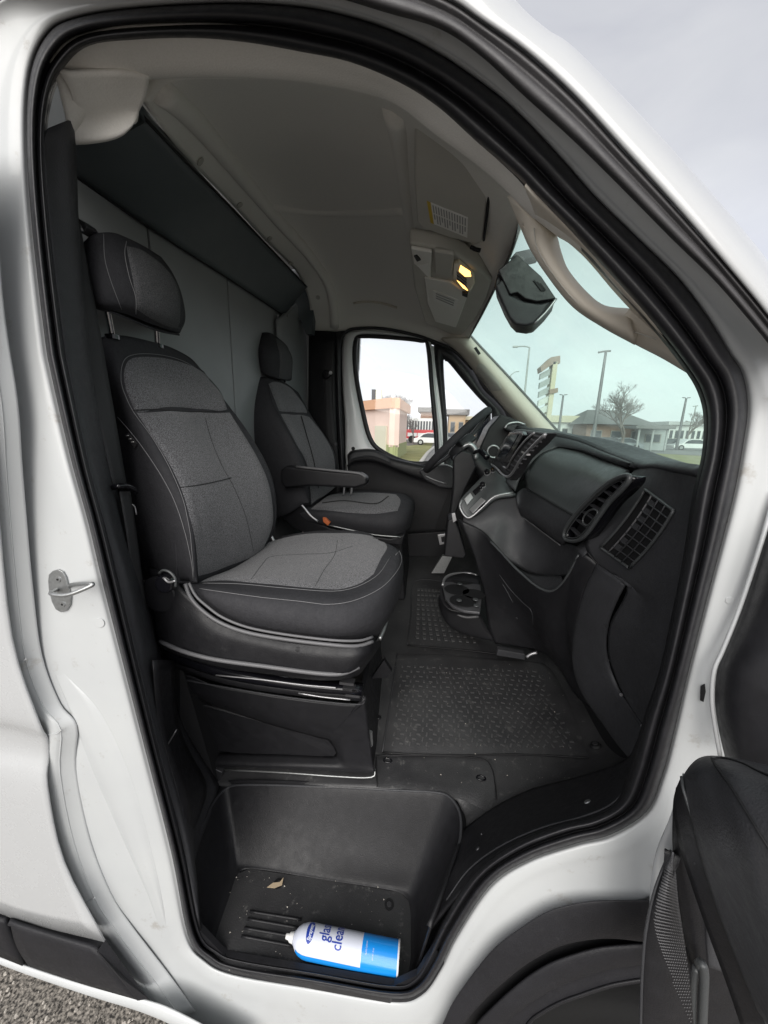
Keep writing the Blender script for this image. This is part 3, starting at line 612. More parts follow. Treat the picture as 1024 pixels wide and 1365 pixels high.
# far B-pillar
patch('far_pillar_trim', [L([(412,440),(411,520),(411,600),(412,700)], 1.72), L([(430,441),(430,520),(432,600),(436,700)], 1.70), L([(446,442),(447,520),(450,600),(456,700)], 1.70)], plas, van, vseg=4, thick=.01)
patch('far_door_seal', [L([(446,442),(447,520),(451,600),(457,700)], 1.71), L([(450,442),(451,520),(455,600),(461,700)], 1.69), L([(455,442),(455,520),(459,600),(466,700)], 1.71)], rubber, van, vseg=4, thick=.006)
tube('far_frame_seal', L([(454,700),(452,560),(452,480),(455,452),(462,442),(475,438),(510,438),(555,447),(585,458),(606,468),(630,492)], 1.72), .009, rubber, van)
fb = thing('driver_seat_belt', 'black seat belt hanging from the far door pillar', 'seat belt', tuple(PY(437, 500, 1.66)))
patch('strap', [L([(431,502),(433,540),(434,575),(440,605),(446,636)], 1.672), L([(442,502),(443,540),(446,575),(450,605),(453,636)], 1.668)], webbing, fb, vseg=3, thick=.002)
disc('upper_guide', PY(436, 500, 1.69), (0, -1, 0), .028, .03, gloss, fb, n=16, bevel=.008)
disc('button', PY(441, 497, 1.655), (0, -1, 0), .010, .006, silver, fb, n=12)
disc('stop', PY(448, 592, 1.665), (0, -1, 0), .010, .006, bolt, fb, n=12)
# far outside mirror
dm = thing('driver_mirror', 'dark outside mirror seen through the far quarter window', 'mirror', tuple(PY(645, 580, 1.95)))
slab('mirror_housing', L([(636,560),(646,548),(655,550),(654,596),(645,606),(634,600)], 1.95), (0, .12, 0), plasG, dm, bevel=.012, segs=3)
slab('mirror_glass', L([(638,562),(646,552),(651,555),(650,594),(644,600),(637,596)], 1.946), (0, .003, 0), screenm, dm)

# ================================================================== near seat belt
sb = thing('passenger_seat_belt', 'black seat belt strap running down beside the near door post', 'seat belt', tuple(PY(130, 500, .12)))
patch('strap', [L([(98,285,.15),(104,320,.14),(110,411,.13),(118,500,.12),(135,575,.11),(152,650,.11)]), L([(104,285,.17),(111,320,.17),(130,420,.17),(144,500,.17),(157,575,.165),(170,650,.16)])], webbing, sb, vseg=4, thick=.002)
patch('lower_strap', [L([(160,655,.11),(170,715,.11),(177,776,.11),(190,850,.11),(205,930,.11)]), L([(174,655,.15),(183,715,.15),(191,776,.15),(202,850,.15),(216,930,.14)])], webbing, sb, vseg=4, thick=.002)
tube('belt_guide', L([(150,650,.10),(158,648,.095),(170,648,.12),(180,653,.14),(183,657,.15)]), [.006, .006, .006, .006, .003], gloss, sb)
tube('wire_clip', L([(176,672,.15),(180,676,.155),(182,686,.155)]), .0015, silver, sb, n=6)
slab('upper_anchor', L([(100,288),(112,296),(116,302),(110,312),(102,304)], .19), (0, .03, 0), bolt, sb, bevel=.002)
tube('anchor_edge', L([(101,290,.185),(106,300,.183),(110,308,.183)]), .0025, silver, sb)

# ================================================================== passenger seat
ps = thing('captain_chair', 'nearer grey cloth seat with black vinyl bolsters on a black pedestal', 'chair', tuple(PY(360, 1010, .5)), group='front seats of the cab')
bk = patch('backrest', [
 L([(112,470,.23),(112,520,.24),(128,590,.30),(146,660,.36),(165,720,.38),(185,772,.37)]),
 L([(138,449,.25),(140,500,.25),(152,575,.28),(170,650,.25),(190,715,.24),(215,775,.24)]),
 L([(160,447,.29),(160,500,.255),(186,580,.23),(218,640,.21),(246,705,.20),(258,775,.21)]),
 L([(180,450,.34),(182,498,.31),(214,575,.27),(248,640,.25),(265,700,.24),(268,778,.26)]),
 L([(205,456,.40),(212,505,.385),(250,575,.36),(282,640,.34),(295,700,.33),(292,768,.35)]),
 L([(228,463,.47),(240,515,.455),(275,580,.45),(308,640,.43),(322,700,.42),(318,756,.44)]),
 L([(254,477,.54),(270,525,.53),(305,585,.53),(335,640,.52),(345,700,.51),(338,745,.52)]),
 L([(268,492,.63),(292,528,.61),(328,582,.60),(356,635,.60),(364,690,.60),(350,738,.60)]),
 L([(272,496,.68),(298,532,.68),(335,582,.68),(362,635,.68),(369,690,.68),(356,735,.68)]),
 L([(262,496,.74),(290,535,.75),(328,585,.76),(355,640,.76),(362,690,.76),(350,735,.76)])], leather, ps, seg=9, vseg=6, thick=.05)
ins = overlay('backrest_upper_insert', bk, [[(168,520),(165,500),(170,482),(185,476),(215,477),(245,484),(270,496),(287,514),(298,532)],
      [(180,548),(192,549),(205,546),(220,543),(240,543),(262,545),(280,546),(292,548),(303,546)]], fabric, ps, lift=.003, puff=.004, seg=5, vseg=10)
insm = overlay('backrest_lower_insert', bk, [[(182,550),(200,550),(230,548),(258,549),(285,551),(306,550)], [(198,575),(222,575),(250,577),(278,580),(305,583),(330,588)], [(222,612),(245,612),(268,611),(292,610),(318,610),(345,614)], [(240,648),(262,646),(282,642),(302,638),(328,638),(358,645)], [(253,690),(275,690),(298,688),(322,686),(345,684),(364,684)], [(260,722),(280,722),(300,720),(322,716),(342,712),(361,708)], [(264,768),(285,762),(305,754),(322,748),(336,742),(349,733)]], fabric, ps, lift=.003, puff=.005, seg=6, vseg=5, edge=.06)
bb = [bk, ins, insm]
S1 = [(272,498),(245,482),(215,474),(185,473),(168,480),(163,500),(167,522),(180,550),(205,585),(228,625),(246,668),(256,715),(261,770)]
seam('stitching', bk, [(a-2, b-1) for a, b in S1], .0009, thread, ps, lift=.0015)
seam('stitching', bk, [(158,556),(172,572),(190,595),(212,628),(232,665),(246,705),(255,745),(258,772)], .0011, thread, ps, lift=.002)
seam('seam_line', bb, [(176,547),(210,546),(250,549),(300,548)], .0018, threadD, ps, lift=.0)
seam('seam_line', bb, [(240,650),(262,647),(283,643),(308,637)], .0013, threadD, ps, lift=.0004)
seam('seam_line', bb, [(272,551),(283,590),(298,625),(312,650),(328,690),(338,735)], .0008, threadD, ps, lift=.0002)
seam('edge_piping', bk, [(262,490),(286,515),(320,562),(350,612),(364,655),(367,690),(358,722)], .002, leather, ps, lift=.0)
slab('seat_tag', [hit(bk, a, b, .002)[0] for a, b in [(168,580),(173,577),(185,592),(181,597)]], hit(bk, 176, 587)[1]*.002, rubber2, ps)
for k in range(3):
    seam('tag_print', bk, [(171+k*3.5, 581+k*4.2), (174+k*3.5, 580.5+k*4.2)], .0012, labelw, ps, lift=.0045)
# headrest
hr = patch('headrest', [
 L([(112,322,.20),(110,340,.20),(114,370,.20),(122,400,.20),(130,412,.20)]),
 L([(125,312,.19),(121,338,.18),(126,372,.175),(134,402,.18),(144,413,.20)]),
 L([(150,310,.23),(150,338,.205),(156,372,.20),(165,404,.21),(172,420,.24)]),
 L([(172,318,.29),(180,345,.26),(188,378,.25),(194,412,.26),(196,430,.29)]),
 L([(192,328,.36),(206,352,.335),(216,385,.325),(222,422,.33),(218,438,.36)]),
 L([(208,338,.43),(224,360,.42),(236,390,.41),(242,425,.42),(234,443,.44)]),
 L([(216,344,.49),(230,364,.49),(242,392,.50),(247,424,.50),(240,444,.50)]),
 L([(205,344,.52),(220,368,.54),(232,396,.55),(236,424,.55),(230,440,.54)])], leather, ps, seg=8, vseg=6, thick=.04)
overlay('headrest_insert', hr, [[(168,328),(178,330),(190,334),(202,342),(214,352)], [(178,378),(192,376),(208,376),(224,378),(238,384)], [(182,412),(194,420),(208,428),(224,435),(240,438)]], fabricD, ps, lift=.002, puff=.003, seg=5, vseg=6)
seam('stitching', hr, [(138,312),(140,345),(148,375),(162,412)], .0008, thread, ps, lift=.001)
seam('stitching', hr, [(168,322),(166,340),(172,370),(180,395),(181,418)], .0008, thread, ps, lift=.002)
patch('headrest_underside', [L([(116,398,.22),(130,410,.20),(150,415,.21),(172,424,.25),(195,434,.30),(218,442,.37),(240,446,.49)]), L([(124,400,.26),(140,405,.26),(158,410,.3),(176,416,.33),(196,424,.38),(215,432,.44),(232,438,.52)])], leather, ps, vseg=3, thick=.004)
for q in (((142,408,.235),(150,450,.27)), ((208,430,.40),(210,462,.425))):
    P = L(q); tube('headrest_post', [P[0], (P[0]+P[1])/2, P[1]], .0075, chrome, ps, n=12)
    disc('post_guide', P[1]+Vector((0, 0, -.004)), (0, 0, 1), .016, .010, gloss, ps, n=16)
# cushion
cr0 = L([(215,765,.27),(262,805,.22),(320,838,.20),(400,853,.20),(460,858,.22),(498,850,.28),(513,836,.42),(520,815,.64)])
rowsC = [cr0,
 L([(225,768,.23),(275,800,.18),(330,820,.16),(405,834,.16),(465,838,.18),(509,824,.26),(529,802,.40),(536,780,.62)]),
 L([(250,774,.24),(290,787,.19),(352,797,.18),(438,806,.19),(476,801,.22),(512,783,.29),(531,762,.41),(537,742,.62)]),
 L([(262,771,.29),(300,775,.26),(350,779,.25),(410,784,.25),(455,785,.28),(492,771,.34),(517,748,.45),(526,729,.62)]),
 L([(285,765,.42),(325,757,.42),(365,752,.43),(405,751,.44),(440,748,.46),(468,742,.49),(495,732,.55),(510,722,.66)]),
 L([(320,745,.56),(350,735,.57),(382,730,.58),(412,728,.59),(440,725,.60),(462,722,.62),(482,718,.65),(500,717,.69)]),
 L([(345,727,.67),(370,717,.69),(395,712,.70),(420,709,.71),(440,708,.72),(460,708,.72),(480,709,.72),(496,713,.73)])]
rowsC.append([p+Vector((0, .035, -.02)) for p in rowsC[-1]]); rowsC.append([p+Vector((0, .02, -.1)) for p in rowsC[-1]])
cu = patch('cushion', rowsC, leather, ps, seg=8, vseg=6, thick=.02)
ci = overlay('cushion_insert', cu, [[(268,776),(300,774),(335,777),(370,780),(410,784),(440,786),(458,785),(480,778),(498,766)],
   [(300,758),(325,760),(355,760),(385,762),(415,762),(440,762),(462,760),(485,752),(508,745)],
   [(325,742),(345,741),(370,741),(395,741),(420,741),(442,741),(465,739),(490,735),(516,730)],
   [(347,728),(362,722),(380,717),(400,713),(422,711),(445,711),(468,711),(492,714),(510,720)]], fabric, ps, lift=.003, puff=.005, seg=5, vseg=6)
cc = [cu, ci]
seam('stitching', cu, [(266,785),(300,790),(352,797),(400,802),(438,806),(472,801),(505,786),(524,768),(535,748),(531,731)], .0009, thread, ps, lift=.0015)
seam('seam_line', cc, [(335,772),(350,752),(362,742),(400,739),(440,737),(470,728)], .0008, threadD, ps, lift=.0001)
seam('seam_line', cc, [(420,782),(432,760),(446,740),(450,720)], .0007, threadD, ps, lift=.0001)
seam('stitching', cu, [(270,778),(320,779),(386,785),(455,788),(500,770),(521,742)], .0008, thread, ps, lift=.0015)
# seat side trim
shell = patch('side_shell', [L([(196,756,.22),(225,770,.18),(252,795,.17),(292,830,.165),(373,852,.165),(438,859,.17),(497,856,.22),(510,845,.5)]),
  L([(200,790,.20),(228,815,.165),(256,835,.155),(296,852,.15),(373,868,.15),(438,878,.155),(494,872,.2),(506,862,.5)]),
  L([(208,852,.20),(228,864,.17),(258,874,.16),(296,883,.155),(360,891,.155),(428,900,.16),(480,892,.20),(494,880,.5)]),
  L([(212,862,.24),(232,872,.21),(262,882,.2),(300,891,.19),(360,899,.19),(428,907,.2),(474,902,.23),(488,888,.5)])], plas, ps, seg=6, vseg=5, thick=.008)
tube('trim_strip', L([(247,778,.168),(254,796,.164),(268,812,.161),(292,829,.157),(326,842,.156),(373,851,.156),(438,859,.16),(476,861,.18),(497,855,.21)]), .0048, greyT, ps, n=8)
tube('trim_strip', L([(252,777,.168),(261,794,.164),(276,808,.161),(297,823,.158),(330,836,.157),(376,845,.157),(440,853,.161),(478,854,.18),(497,849,.21)]), .0034, greyT, ps, n=8)
tube('trim_strip', L([(213,855,.175),(244,868,.152),(287,879,.148),(352,888,.147),(420,897,.152),(455,898,.165),(479,889,.185)]), .0055, greyT, ps, n=8)
for a, b in ((277,849),(397,865),(244,812)): screw(shell, a, b, .007, dark, ps, h=.001)
kn = hit(shell, 226, 778, .004)
disc('recliner_cover', hit(shell, 215, 790, -.005)[0], (0, -1, 0), .05, .02, plas, ps, n=24, bevel=.006)
kp = PY(224, 775, .14); disc('recline_knob', kp, (.2, -1, 0), .027, .022, gloss, ps, n=10, r2=.022, bevel=.005)
tube('knob_rim', L([(212,764,.125),(218,760,.12),(227,763,.12),(234,772,.12),(234,782,.12)]), .003, plasS, ps)
tube('knob_bar', L([(218,770,.118),(225,776,.115),(234,774,.115)]), .0028, silver, ps)
tube('cushion_frame_tube', L([(506,852,.3),(512,838,.34),(516,820,.4),(514,800,.5)]), .006, steel, ps)
# slide rails
for k, (y_, b0) in enumerate(((.24, 0), (.27, 7))):
    patch('slide_rail', [L([(215,868+b0),(300,895+b0),(400,912+b0),(482,920+b0)], y_), L([(215,877+b0),(300,905+b0),(400,921+b0),(482,928+b0)], y_)], plas if k else gloss, ps, vseg=2, thick=.03)
tube('rail_edge', L([(288,900,.235),(350,906,.235),(405,913,.235),(440,916,.235),(448,917,.235)]), .0022, silver, ps, n=6)
tube('rail_edge', L([(398,924,.25),(430,929,.25),(467,933,.25)]), .0022, silver, ps, n=6)
for k in range(3): box('rail_clip', tuple(PY(462+k*4, 912+k*8, .24)-Vector((.02, 0, .004))), tuple(PY(462+k*4, 912+k*8, .24)+Vector((.02, .02, .004))), bolt, ps)
slab('rear_bracket', L([(495,905),(512,880),(522,896),(516,903)], .50), (0, .02, 0), plas, ps)
# pedestal with a pressed recess
PO = [(234,905,.31),(294,916,.32),(387,931,.33),(478,940,.335),(486,930,.335),(492,980,.35),(497,1018,.36),(496,1030,.355),(440,1028,.355),(387,1025,.355),(320,1022,.355),(247,1016,.34)]
PI = [(250,930,.32),(290,939,.33),(350,957,.335),(425,978,.345),(444,983,.345),(452,995,.35),(456,1012,.35),(452,1020,.35),(430,1020,.35),(387,1019,.35),(320,1017,.35),(258,1008,.335)]
PJ = [(255,936,.35),(292,944,.36),(350,963,.365),(422,983,.375),(438,987,.375),(445,996,.38),(448,1004,.38),(445,1008,.38),(428,1008,.38),(387,1006,.38),(320,1004,.38),(264,998,.365)]
ped = patch('pedestal_panel', [L(PO), L([tuple(.92*np.array(a)+.08*np.array(b)-np.array((0, 0, .004))) for a, b in zip(PO, PI)]), L([tuple(.1*np.array(a)+.9*np.array(b)) for a, b in zip(PO, PI)]), L(PJ)], plas, ps, closed=True, seg=4, vseg=3, thick=.004)
slab('pedestal_recess', L(PJ), (0, .01, 0), plas, ps)
slab('pedestal_front', [PY(484, 926, .336), PY(497, 1028, .357), PY(497, 1028, .357)+Vector((-.02, .42, 0)), PY(484, 926, .336)+Vector((-.02, .42, 0))], (-.012, 0, 0), plas, ps)
tube('pedestal_rim', L([(234,904,.306),(294,915,.316),(387,930,.326),(476,939,.33),(484,930,.332),(482,924,.34)]), .0028, plasG, ps)
for a, b in ((333,944),(452,946),(463,1018)): screw(ped, a, b, .006, dark, ps, h=.001)
tube('floor_bracket', L([(300,1026,.36),(380,1030,.35),(450,1035,.345),(495,1036,.345),(500,1025,.36)]), .003, steel, ps, n=6)
slab('seat_foot', L([(270,1030),(284,1024),(296,1030),(292,1046),(276,1042)], .34), (0, .02, 0), bolt, ps, bevel=.003)
slab('metal_tab', L([(491,975),(496,978),(497,994),(492,1000)], .37), (0, .01, 0), steel, ps)
# lap belt buckle side
tube('buckle_stalk', L([(360,712,.66),(366,722,.66),(372,728,.68)]), .006, silver, ps)

# ================================================================== driver seat
ds = thing('captain_chair', 'further grey cloth seat with a black armrest, beyond the nearer one', 'chair', tuple(PY(460, 740, 1.3)), group='front seats of the cab')
dbk = patch('backrest', [
 L([(322,520,1.25),(316,570,1.25),(322,630,1.25),(335,690,1.25)]),
 L([(330,508,1.2),(330,560,1.14),(345,630,1.12),(372,690,1.1)]),
 L([(352,502,1.22),(364,550,1.12),(392,600,1.10),(408,670,1.1)]),
 L([(366,505,1.28),(380,550,1.22),(404,605,1.2),(416,675,1.2)]),
 L([(380,510,1.36),(396,550,1.32),(420,605,1.3),(428,665,1.3)]),
 L([(394,520,1.46),(411,553,1.45),(436,600,1.45),(440,655,1.45)]),
 L([(398,524,1.54),(416,556,1.54),(446,604,1.54),(448,650,1.54)]),
 L([(390,524,1.6),(408,558,1.62),(438,606,1.62),(440,650,1.62)])], leather, ds, seg=9, vseg=5, thick=.05)
di = overlay('backrest_upper_insert', dbk, [[(358,512),(366,509),(378,512),(390,520),(400,534),(408,548)], [(372,548),(380,549),(388,549),(396,550),(403,550),(409,551)]], fabric, ds, lift=.004, puff=.006)
dj = overlay('backrest_lower_insert', dbk, [[(374,552),(382,552),(390,553),(398,553),(405,554),(412,556)], [(394,590),(402,590),(410,590),(418,588),(426,586),(435,586)], [(410,622),(416,622),(424,620),(432,618),(439,616),(446,614)], [(415,672),(420,668),(426,664),(433,660),(440,655),(446,650)]], fabric, ds, lift=.004, puff=.006, vseg=5)
seam('stitching', dbk, [(356,508),(362,535),(372,555),(392,590),(406,618),(412,650),(413,672)], .001, threadD, ds, lift=.003)
seam('seam_line', [dbk, dj], [(401,555),(408,580),(417,612),(424,650)], .0025, threadD, ds, lift=.004)
dh = patch('headrest', [
 L([(338,460,1.32),(336,475,1.30),(337,492,1.30)]), L([(345,446,1.26),(345,470,1.2),(347,496,1.22)]), L([(357,443,1.26),(358,470,1.19),(360,502,1.22)]),
 L([(368,448,1.32),(373,472,1.26),(374,506,1.3)]), L([(380,458,1.42),(386,476,1.40),(385,508,1.42)]), L([(384,464,1.5),(390,480,1.5),(389,505,1.5)]), L([(378,462,1.55),(384,482,1.56),(383,503,1.55)])], leather, ds, seg=8, vseg=5, thick=.04)
overlay('headrest_insert', dh, [[(367,450),(373,454),(379,459),(384,466)], [(373,476),(378,477),(384,479),(389,482)], [(372,503),(377,505),(383,506),(388,504)]], fabricD, ds, lift=.003, puff=.004)
for q in (((352,494,1.3),(354,506,1.3)), ((378,504,1.42),(380,512,1.42))):
    P = L(q); tube('headrest_post', [P[0], (P[0]+P[1])/2, P[1]], .009, chrome, ds, n=10)
dc = [L([(392,690,1.14),(412,695,1.12),(440,703,1.12),(478,712,1.13),(523,717,1.16),(545,706,1.26),(550,690,1.5)]),
 L([(400,684,1.12),(420,688,1.1),(445,692,1.09),(480,698,1.1),(525,700,1.12),(548,692,1.24),(553,680,1.48)]),
 L([(408,680,1.13),(425,681,1.11),(450,682,1.1),(485,685,1.12),(525,683,1.15),(547,676,1.25),(552,668,1.48)]),
 L([(414,677,1.2),(430,673,1.2),(455,671,1.2),(485,671,1.2),(518,670,1.22),(540,667,1.3),(547,663,1.48)]),
 L([(425,668,1.34),(440,663,1.34),(460,661,1.34),(485,661,1.34),(512,660,1.36),(532,659,1.42),(540,659,1.5)]),
 L([(437,661,1.5),(450,657,1.5),(465,655,1.5),(485,654,1.5),(505,655,1.52),(522,656,1.54),(532,657,1.56)])]
dc.append([p+Vector((0, .04, -.03)) for p in dc[-1]])
dcu = patch('cushion', dc, leather, ds, seg=6, vseg=5, thick=.02)
dci = overlay('cushion_insert', dcu, [[(414,679),(440,681),(470,684),(500,685),(530,681)], [(425,670),(445,670),(470,670),(500,669),(534,668)], [(438,661),(455,658),(475,657),(500,657),(528,659)]], fabric, ds, lift=.004, puff=.005)
seam('seam_line', [dcu, dci], [(430,671),(460,668),(500,672),(518,662)], .0025, threadD, ds, lift=.003)
ar = L([(374,626),(380,621),(442,628),(480,631),(489,637),(489,646),(474,651),(412,648),(380,651),(374,642)], 1.02)
slab('armrest', ar, (0, .07, 0), plas, ds, bevel=.012, segs=3)
tube('armrest_highlight', L([(395,622,1.015),(442,627,1.013),(478,631,1.013),(488,637,1.015)]), .006, greyT, ds)  # grey tube that draws the highlight along the top of the armrest
slab('side_shell', L([(374,668),(384,662),(394,663),(408,678),(424,695),(440,704),(478,712),(520,718),(540,712),(536,728),(470,722),(420,716),(392,706),(376,690)], 1.12), (0, .25, 0), plas, ds, bevel=.01)
tube('shell_edge', L([(394,664,1.105),(404,675,1.105),(414,687,1.105),(424,695,1.105)]), .006, silver, ds)
tube('rail_edge', L([(438,700,1.11),(470,707,1.11),(500,713,1.11),(535,716,1.12)]), .004, steel, ds, n=6)
slab('buckle', L([(430,690),(434,690),(440,697),(437,701),(431,696)], 1.08), (0, .02, 0), M('orange buckle', (.5, .13, .04), .5), ds, bevel=.002)
slab('seat_riser', L([(400,716),(536,726),(540,800),(400,800)], 1.22), (0, .35, 0), plas, ds, bevel=.01)
for a in (458, 468): tube('belt_stalk', L([(a,660,1.3),(a+1,650,1.3),(a,640,1.3)]), .006, silver, ds)

# ================================================================== dashboard
da = thing('dashboard', 'dark charcoal dashboard with air vents, glovebox lid and cup holders', 'dashboard', (.45, .9, 1.4))
crest = L([(690,570,1.35),(722,578,1.12),(745,581,1.05),(775,589,.95),(806,602,.78),(832,612,.58),(856,621,.42),(876,621,.32),(902,624,.2),(940,630,.08)])
patch('dash_top', [[p+Vector((.42, 0, -.10)) for p in crest], [p+Vector((.2, 0, -.012)) for p in crest], [p+Vector((.06, 0, .002)) for p in crest], crest, [p+Vector((.012, 0, -.012)) for p in crest], [p+Vector((.03, 0, -.14)) for p in crest]], plasG, da, vseg=4, thick=.01)
# everything behind the faces
slab('dash_core', [Vector((.60, .14, .75)), Vector((.60, 1.70, .75)), Vector((.60, 1.70, 1.55)), Vector((.60, .14, 1.55))], (.35, 0, 0), dark, da)
pad = patch('upper_pad', [crest[2:7]+[crest[6]], ], plasG, da) if False else None
pado = L([(674,642,1.0),(680,627,1.01),(690,609,1.03),(700,596,1.05),(714,586,1.08),(730,581,1.09),(745,581,1.06),(775,589,.95),(806,602,.78),(832,612,.58),(850,620,.45)])
padi = L([(687,655,.96),(692,640,.965),(700,627,.97),(712,613,.975),(722,604,.98),(734,599,.99),(746,596,.98),(773,601,.88),(800,611,.74),(820,618,.6),(838,624,.5)])
patch('upper_pad', [pado, [a.lerp(b, .35)+Vector((-.012, 0, .008)) for a, b in zip(pado, padi)], [a.lerp(b, .8)+Vector((-.008, 0, .006)) for a, b in zip(pado, padi)], padi], plasG, da, vseg=4, thick=.01)
lid = patch('glovebox_lid', [L([(700,650,.95),(720,662,.82),(741,674,.70),(761,686,.58),(766,689,.55)]), L([(700,636,.965),(730,645,.82),(755,656,.70),(778,668,.56),(786,672,.52)]),
   L([(708,620,.975),(742,622,.85),(772,632,.72),(798,646,.54),(808,650,.49)]), L([(722,605,.985),(758,607,.88),(790,619,.72),(815,632,.54),(826,636,.49)]), L([(746,596,.99),(774,601,.9),(805,612,.74),(828,622,.55),(838,626,.5)])], plasS, da, seg=6, vseg=6, thick=.01)
patch('lid_lip', [L([(689,657,.975),(700,650.7,.95),(720,662.7,.82),(741,674.7,.70),(766,689.7,.55)]), L([(688,664,.965),(697,666,.94),(716,677,.81),(736,690,.69),(758,702,.56)]), L([(690,674,.96),(695,680,.94),(713,691,.81),(733,704,.70),(754,713,.58)]), L([(693,686,.99),(700,692,.97),(716,702,.86),(733,715,.75),(750,727,.66)])], plasG, da, seg=5, vseg=5, thick=.01)
tube('lid_seam', L([(697,651,.955),(720,662.3,.818),(741,674.3,.698),(764,688,.56)]), .0012, dark, da, n=5)
tube('lower_seam', L([(695,688,.94),(715,703,.82),(732,716,.73),(747,727,.66)]), .0016, greyT, da, n=5)
glf = patch('glove_lower_face', [L([(618,690,1.0),(640,676,1.0),(662,662,1.0),(687,658,.99),(700,690,.98),(735,718,.80),(765,728,.62),(775,735,.5)]),
   L([(618,700,1.0),(642,696,1.0),(665,690,1.0),(685,695,.99),(705,712,.94),(735,733,.80),(760,742,.64),(772,745,.52)]),
   L([(625,724,.99),(640,722,.97),(656,722,.95),(680,728,.95),(705,738,.9),(730,748,.82),(748,756,.70),(768,752,.54)]),
   L([(634,744,.96),(645,742,.95),(658,738,.94),(680,748,.92),(705,764,.9),(724,768,.85),(742,768,.74),(762,764,.56)])], plasG, da, seg=5, vseg=5, thick=.008)
patch('tray_floor', [L([(690,758,.84),(706,764,.82),(726,766,.78),(748,768,.66)]), L([(704,771,.76),(718,782,.70),(736,786,.62),(750,778,.57)])], plasG, da, vseg=4, thick=.006)
LIP = [(654,722,.90),(662,730,.87),(672,741,.83),(685,755,.77),(698,767,.72),(712,779,.66),(724,786,.62),(736,788,.58),(748,780,.54),(759,764,.50),(772,740,.46)]
tube('tray_lip', L(LIP), .0045, plasS, da, n=8)
lb = patch('lower_body', [
   L([(611,692,1.0),(624,722,.97),(632,742,.95),(639,766,.93),(645,790,.92),(648,815,.9),(652,840,.88),(660,858,.87)]),
   L([(640,706,.96),(641,726,.94),(646,748,.92),(652,772,.90),(660,798,.88),(668,822,.86),(678,845,.85),(690,862,.85)]),
   L([(655,723,.895),(662,742,.87),(668,762,.85),(675,785,.83),(684,808,.82),(694,832,.82),(706,852,.83),(718,868,.85)]),
   L([(686,757,.765),(690,775,.76),(695,792,.75),(701,810,.75),(708,828,.76),(716,846,.77),(726,864,.79),(740,884,.82)]),
   L([(724,787,.615),(724,800,.62),(725,815,.63),(728,832,.64),(732,850,.66),(738,868,.68),(748,890,.72),(766,925,.72)]),
   L([(748,781,.535),(747,797,.55),(747,815,.57),(748,833,.59),(752,855,.62),(760,880,.65),(770,905,.67),(788,945,.6)]),
   L([(772,741,.455),(766,765,.48),(762,790,.50),(758,815,.53),(757,845,.57),(763,880,.60),(772,915,.6),(800,962,.45)]),
   L([(798,752,.42),(784,780,.445),(774,805,.47),(767,832,.51),(764,863,.55),(767,897,.56),(779,928,.52),(803,962,.42)])], plas, da, seg=6, vseg=5, thick=.01)
tube('console_edge_line', [hit(lb, a, b, .001)[0] for a, b in [(666,766),(680,785),(697,803),(709,815),(711,835)]], .0016, plasG, da, n=5)
tube('console_edge_line', [hit(lb, a, b, .001)[0] for a, b in [(670,778),(676,788),(684,803)]], .0016, plasG, da, n=5)
screw(lb, 689, 824, .005, bolt, da)
# kick trim and end panel
kl = [(797,753,.415),(782,783,.44),(770,823,.49),(764,863,.545),(767,897,.55),(779,928,.51),(803,962,.41),(822,989,.31),(846,1018,.17)]
kr = [(833,779,.305),(822,800,.33),(811,829,.37),(807,860,.40),(811,885,.405),(818,905,.39),(828,926,.35),(843,948,.27),(858,969,.17)]
kick = patch('kick_trim', [L(kl, dy=.02), L(kl, dy=-.004), L([tuple((np.array(a)*.55+np.array(b)*.45)-np.array((0, 0, .015))) for a, b in zip(kl, kr)]), L(kr), L(kr, dy=.03)], plasG, da, seg=6, vseg=4, thick=.008)
ep = patch('end_panel', [
   L([(846,626,.46),(872,620,.33),(902,624,.2),(940,630,.09)]), L([(832,642,.46),(862,634,.34),(900,638,.2),(938,644,.08)]),
   L([(808,676,.45),(850,656,.335),(895,662,.2),(934,672,.07)]), L([(780,722,.44),(830,700,.335),(880,706,.2),(928,718,.07)]),
   L([(798,754,.42),(825,765,.335),(868,768,.2),(920,778,.06)]), L([(836,779,.30),(858,798,.24),(882,812,.15),(912,830,.06)]),
   L([(814,830,.365),(840,850,.27),(868,862,.16),(902,880,.06)]), L([(810,860,.395),(838,878,.285),(864,892,.17),(892,910,.06)]), L([(814,885,.40),(838,902,.29),(860,915,.17),(882,940,.06)]), L([(831,926,.345),(846,938,.26),(860,948,.17),(875,965,.06)]), L([(860,969,.165),(864,975,.13),(868,985,.1),(870,1000,.06)])], plasG, da, seg=7, vseg=5, thick=.008)
tube('panel_gap', [hit(ep, a, b, .0005)[0] for a, b in [(776,738),(798,753),(815,766),(833,778)]], .002, dark, da, n=6)
for a, b in ((807,835),(811,880),(829,926),(858,968)): p = PY(a, b, .36 if b < 900 else .3 if b < 940 else .15); disc('clip', p, (-1, -.4, 0), .004, .004, silver if b > 900 else bolt, da, n=8)
hump = patch('vent_surround', [L([(766,730,.52),(785,716,.47),(806,694,.45),(828,668,.44),(846,646,.43),(862,632,.40)]), L([(770,736,.47),(792,716,.44),(815,692,.43),(838,665,.41),(856,645,.39),(874,630,.34)]), L([(776,742,.445),(800,720,.425),(824,694,.41),(846,668,.385),(866,648,.36),(886,628,.27)])], plasG, da, seg=6, vseg=5, thick=.006)

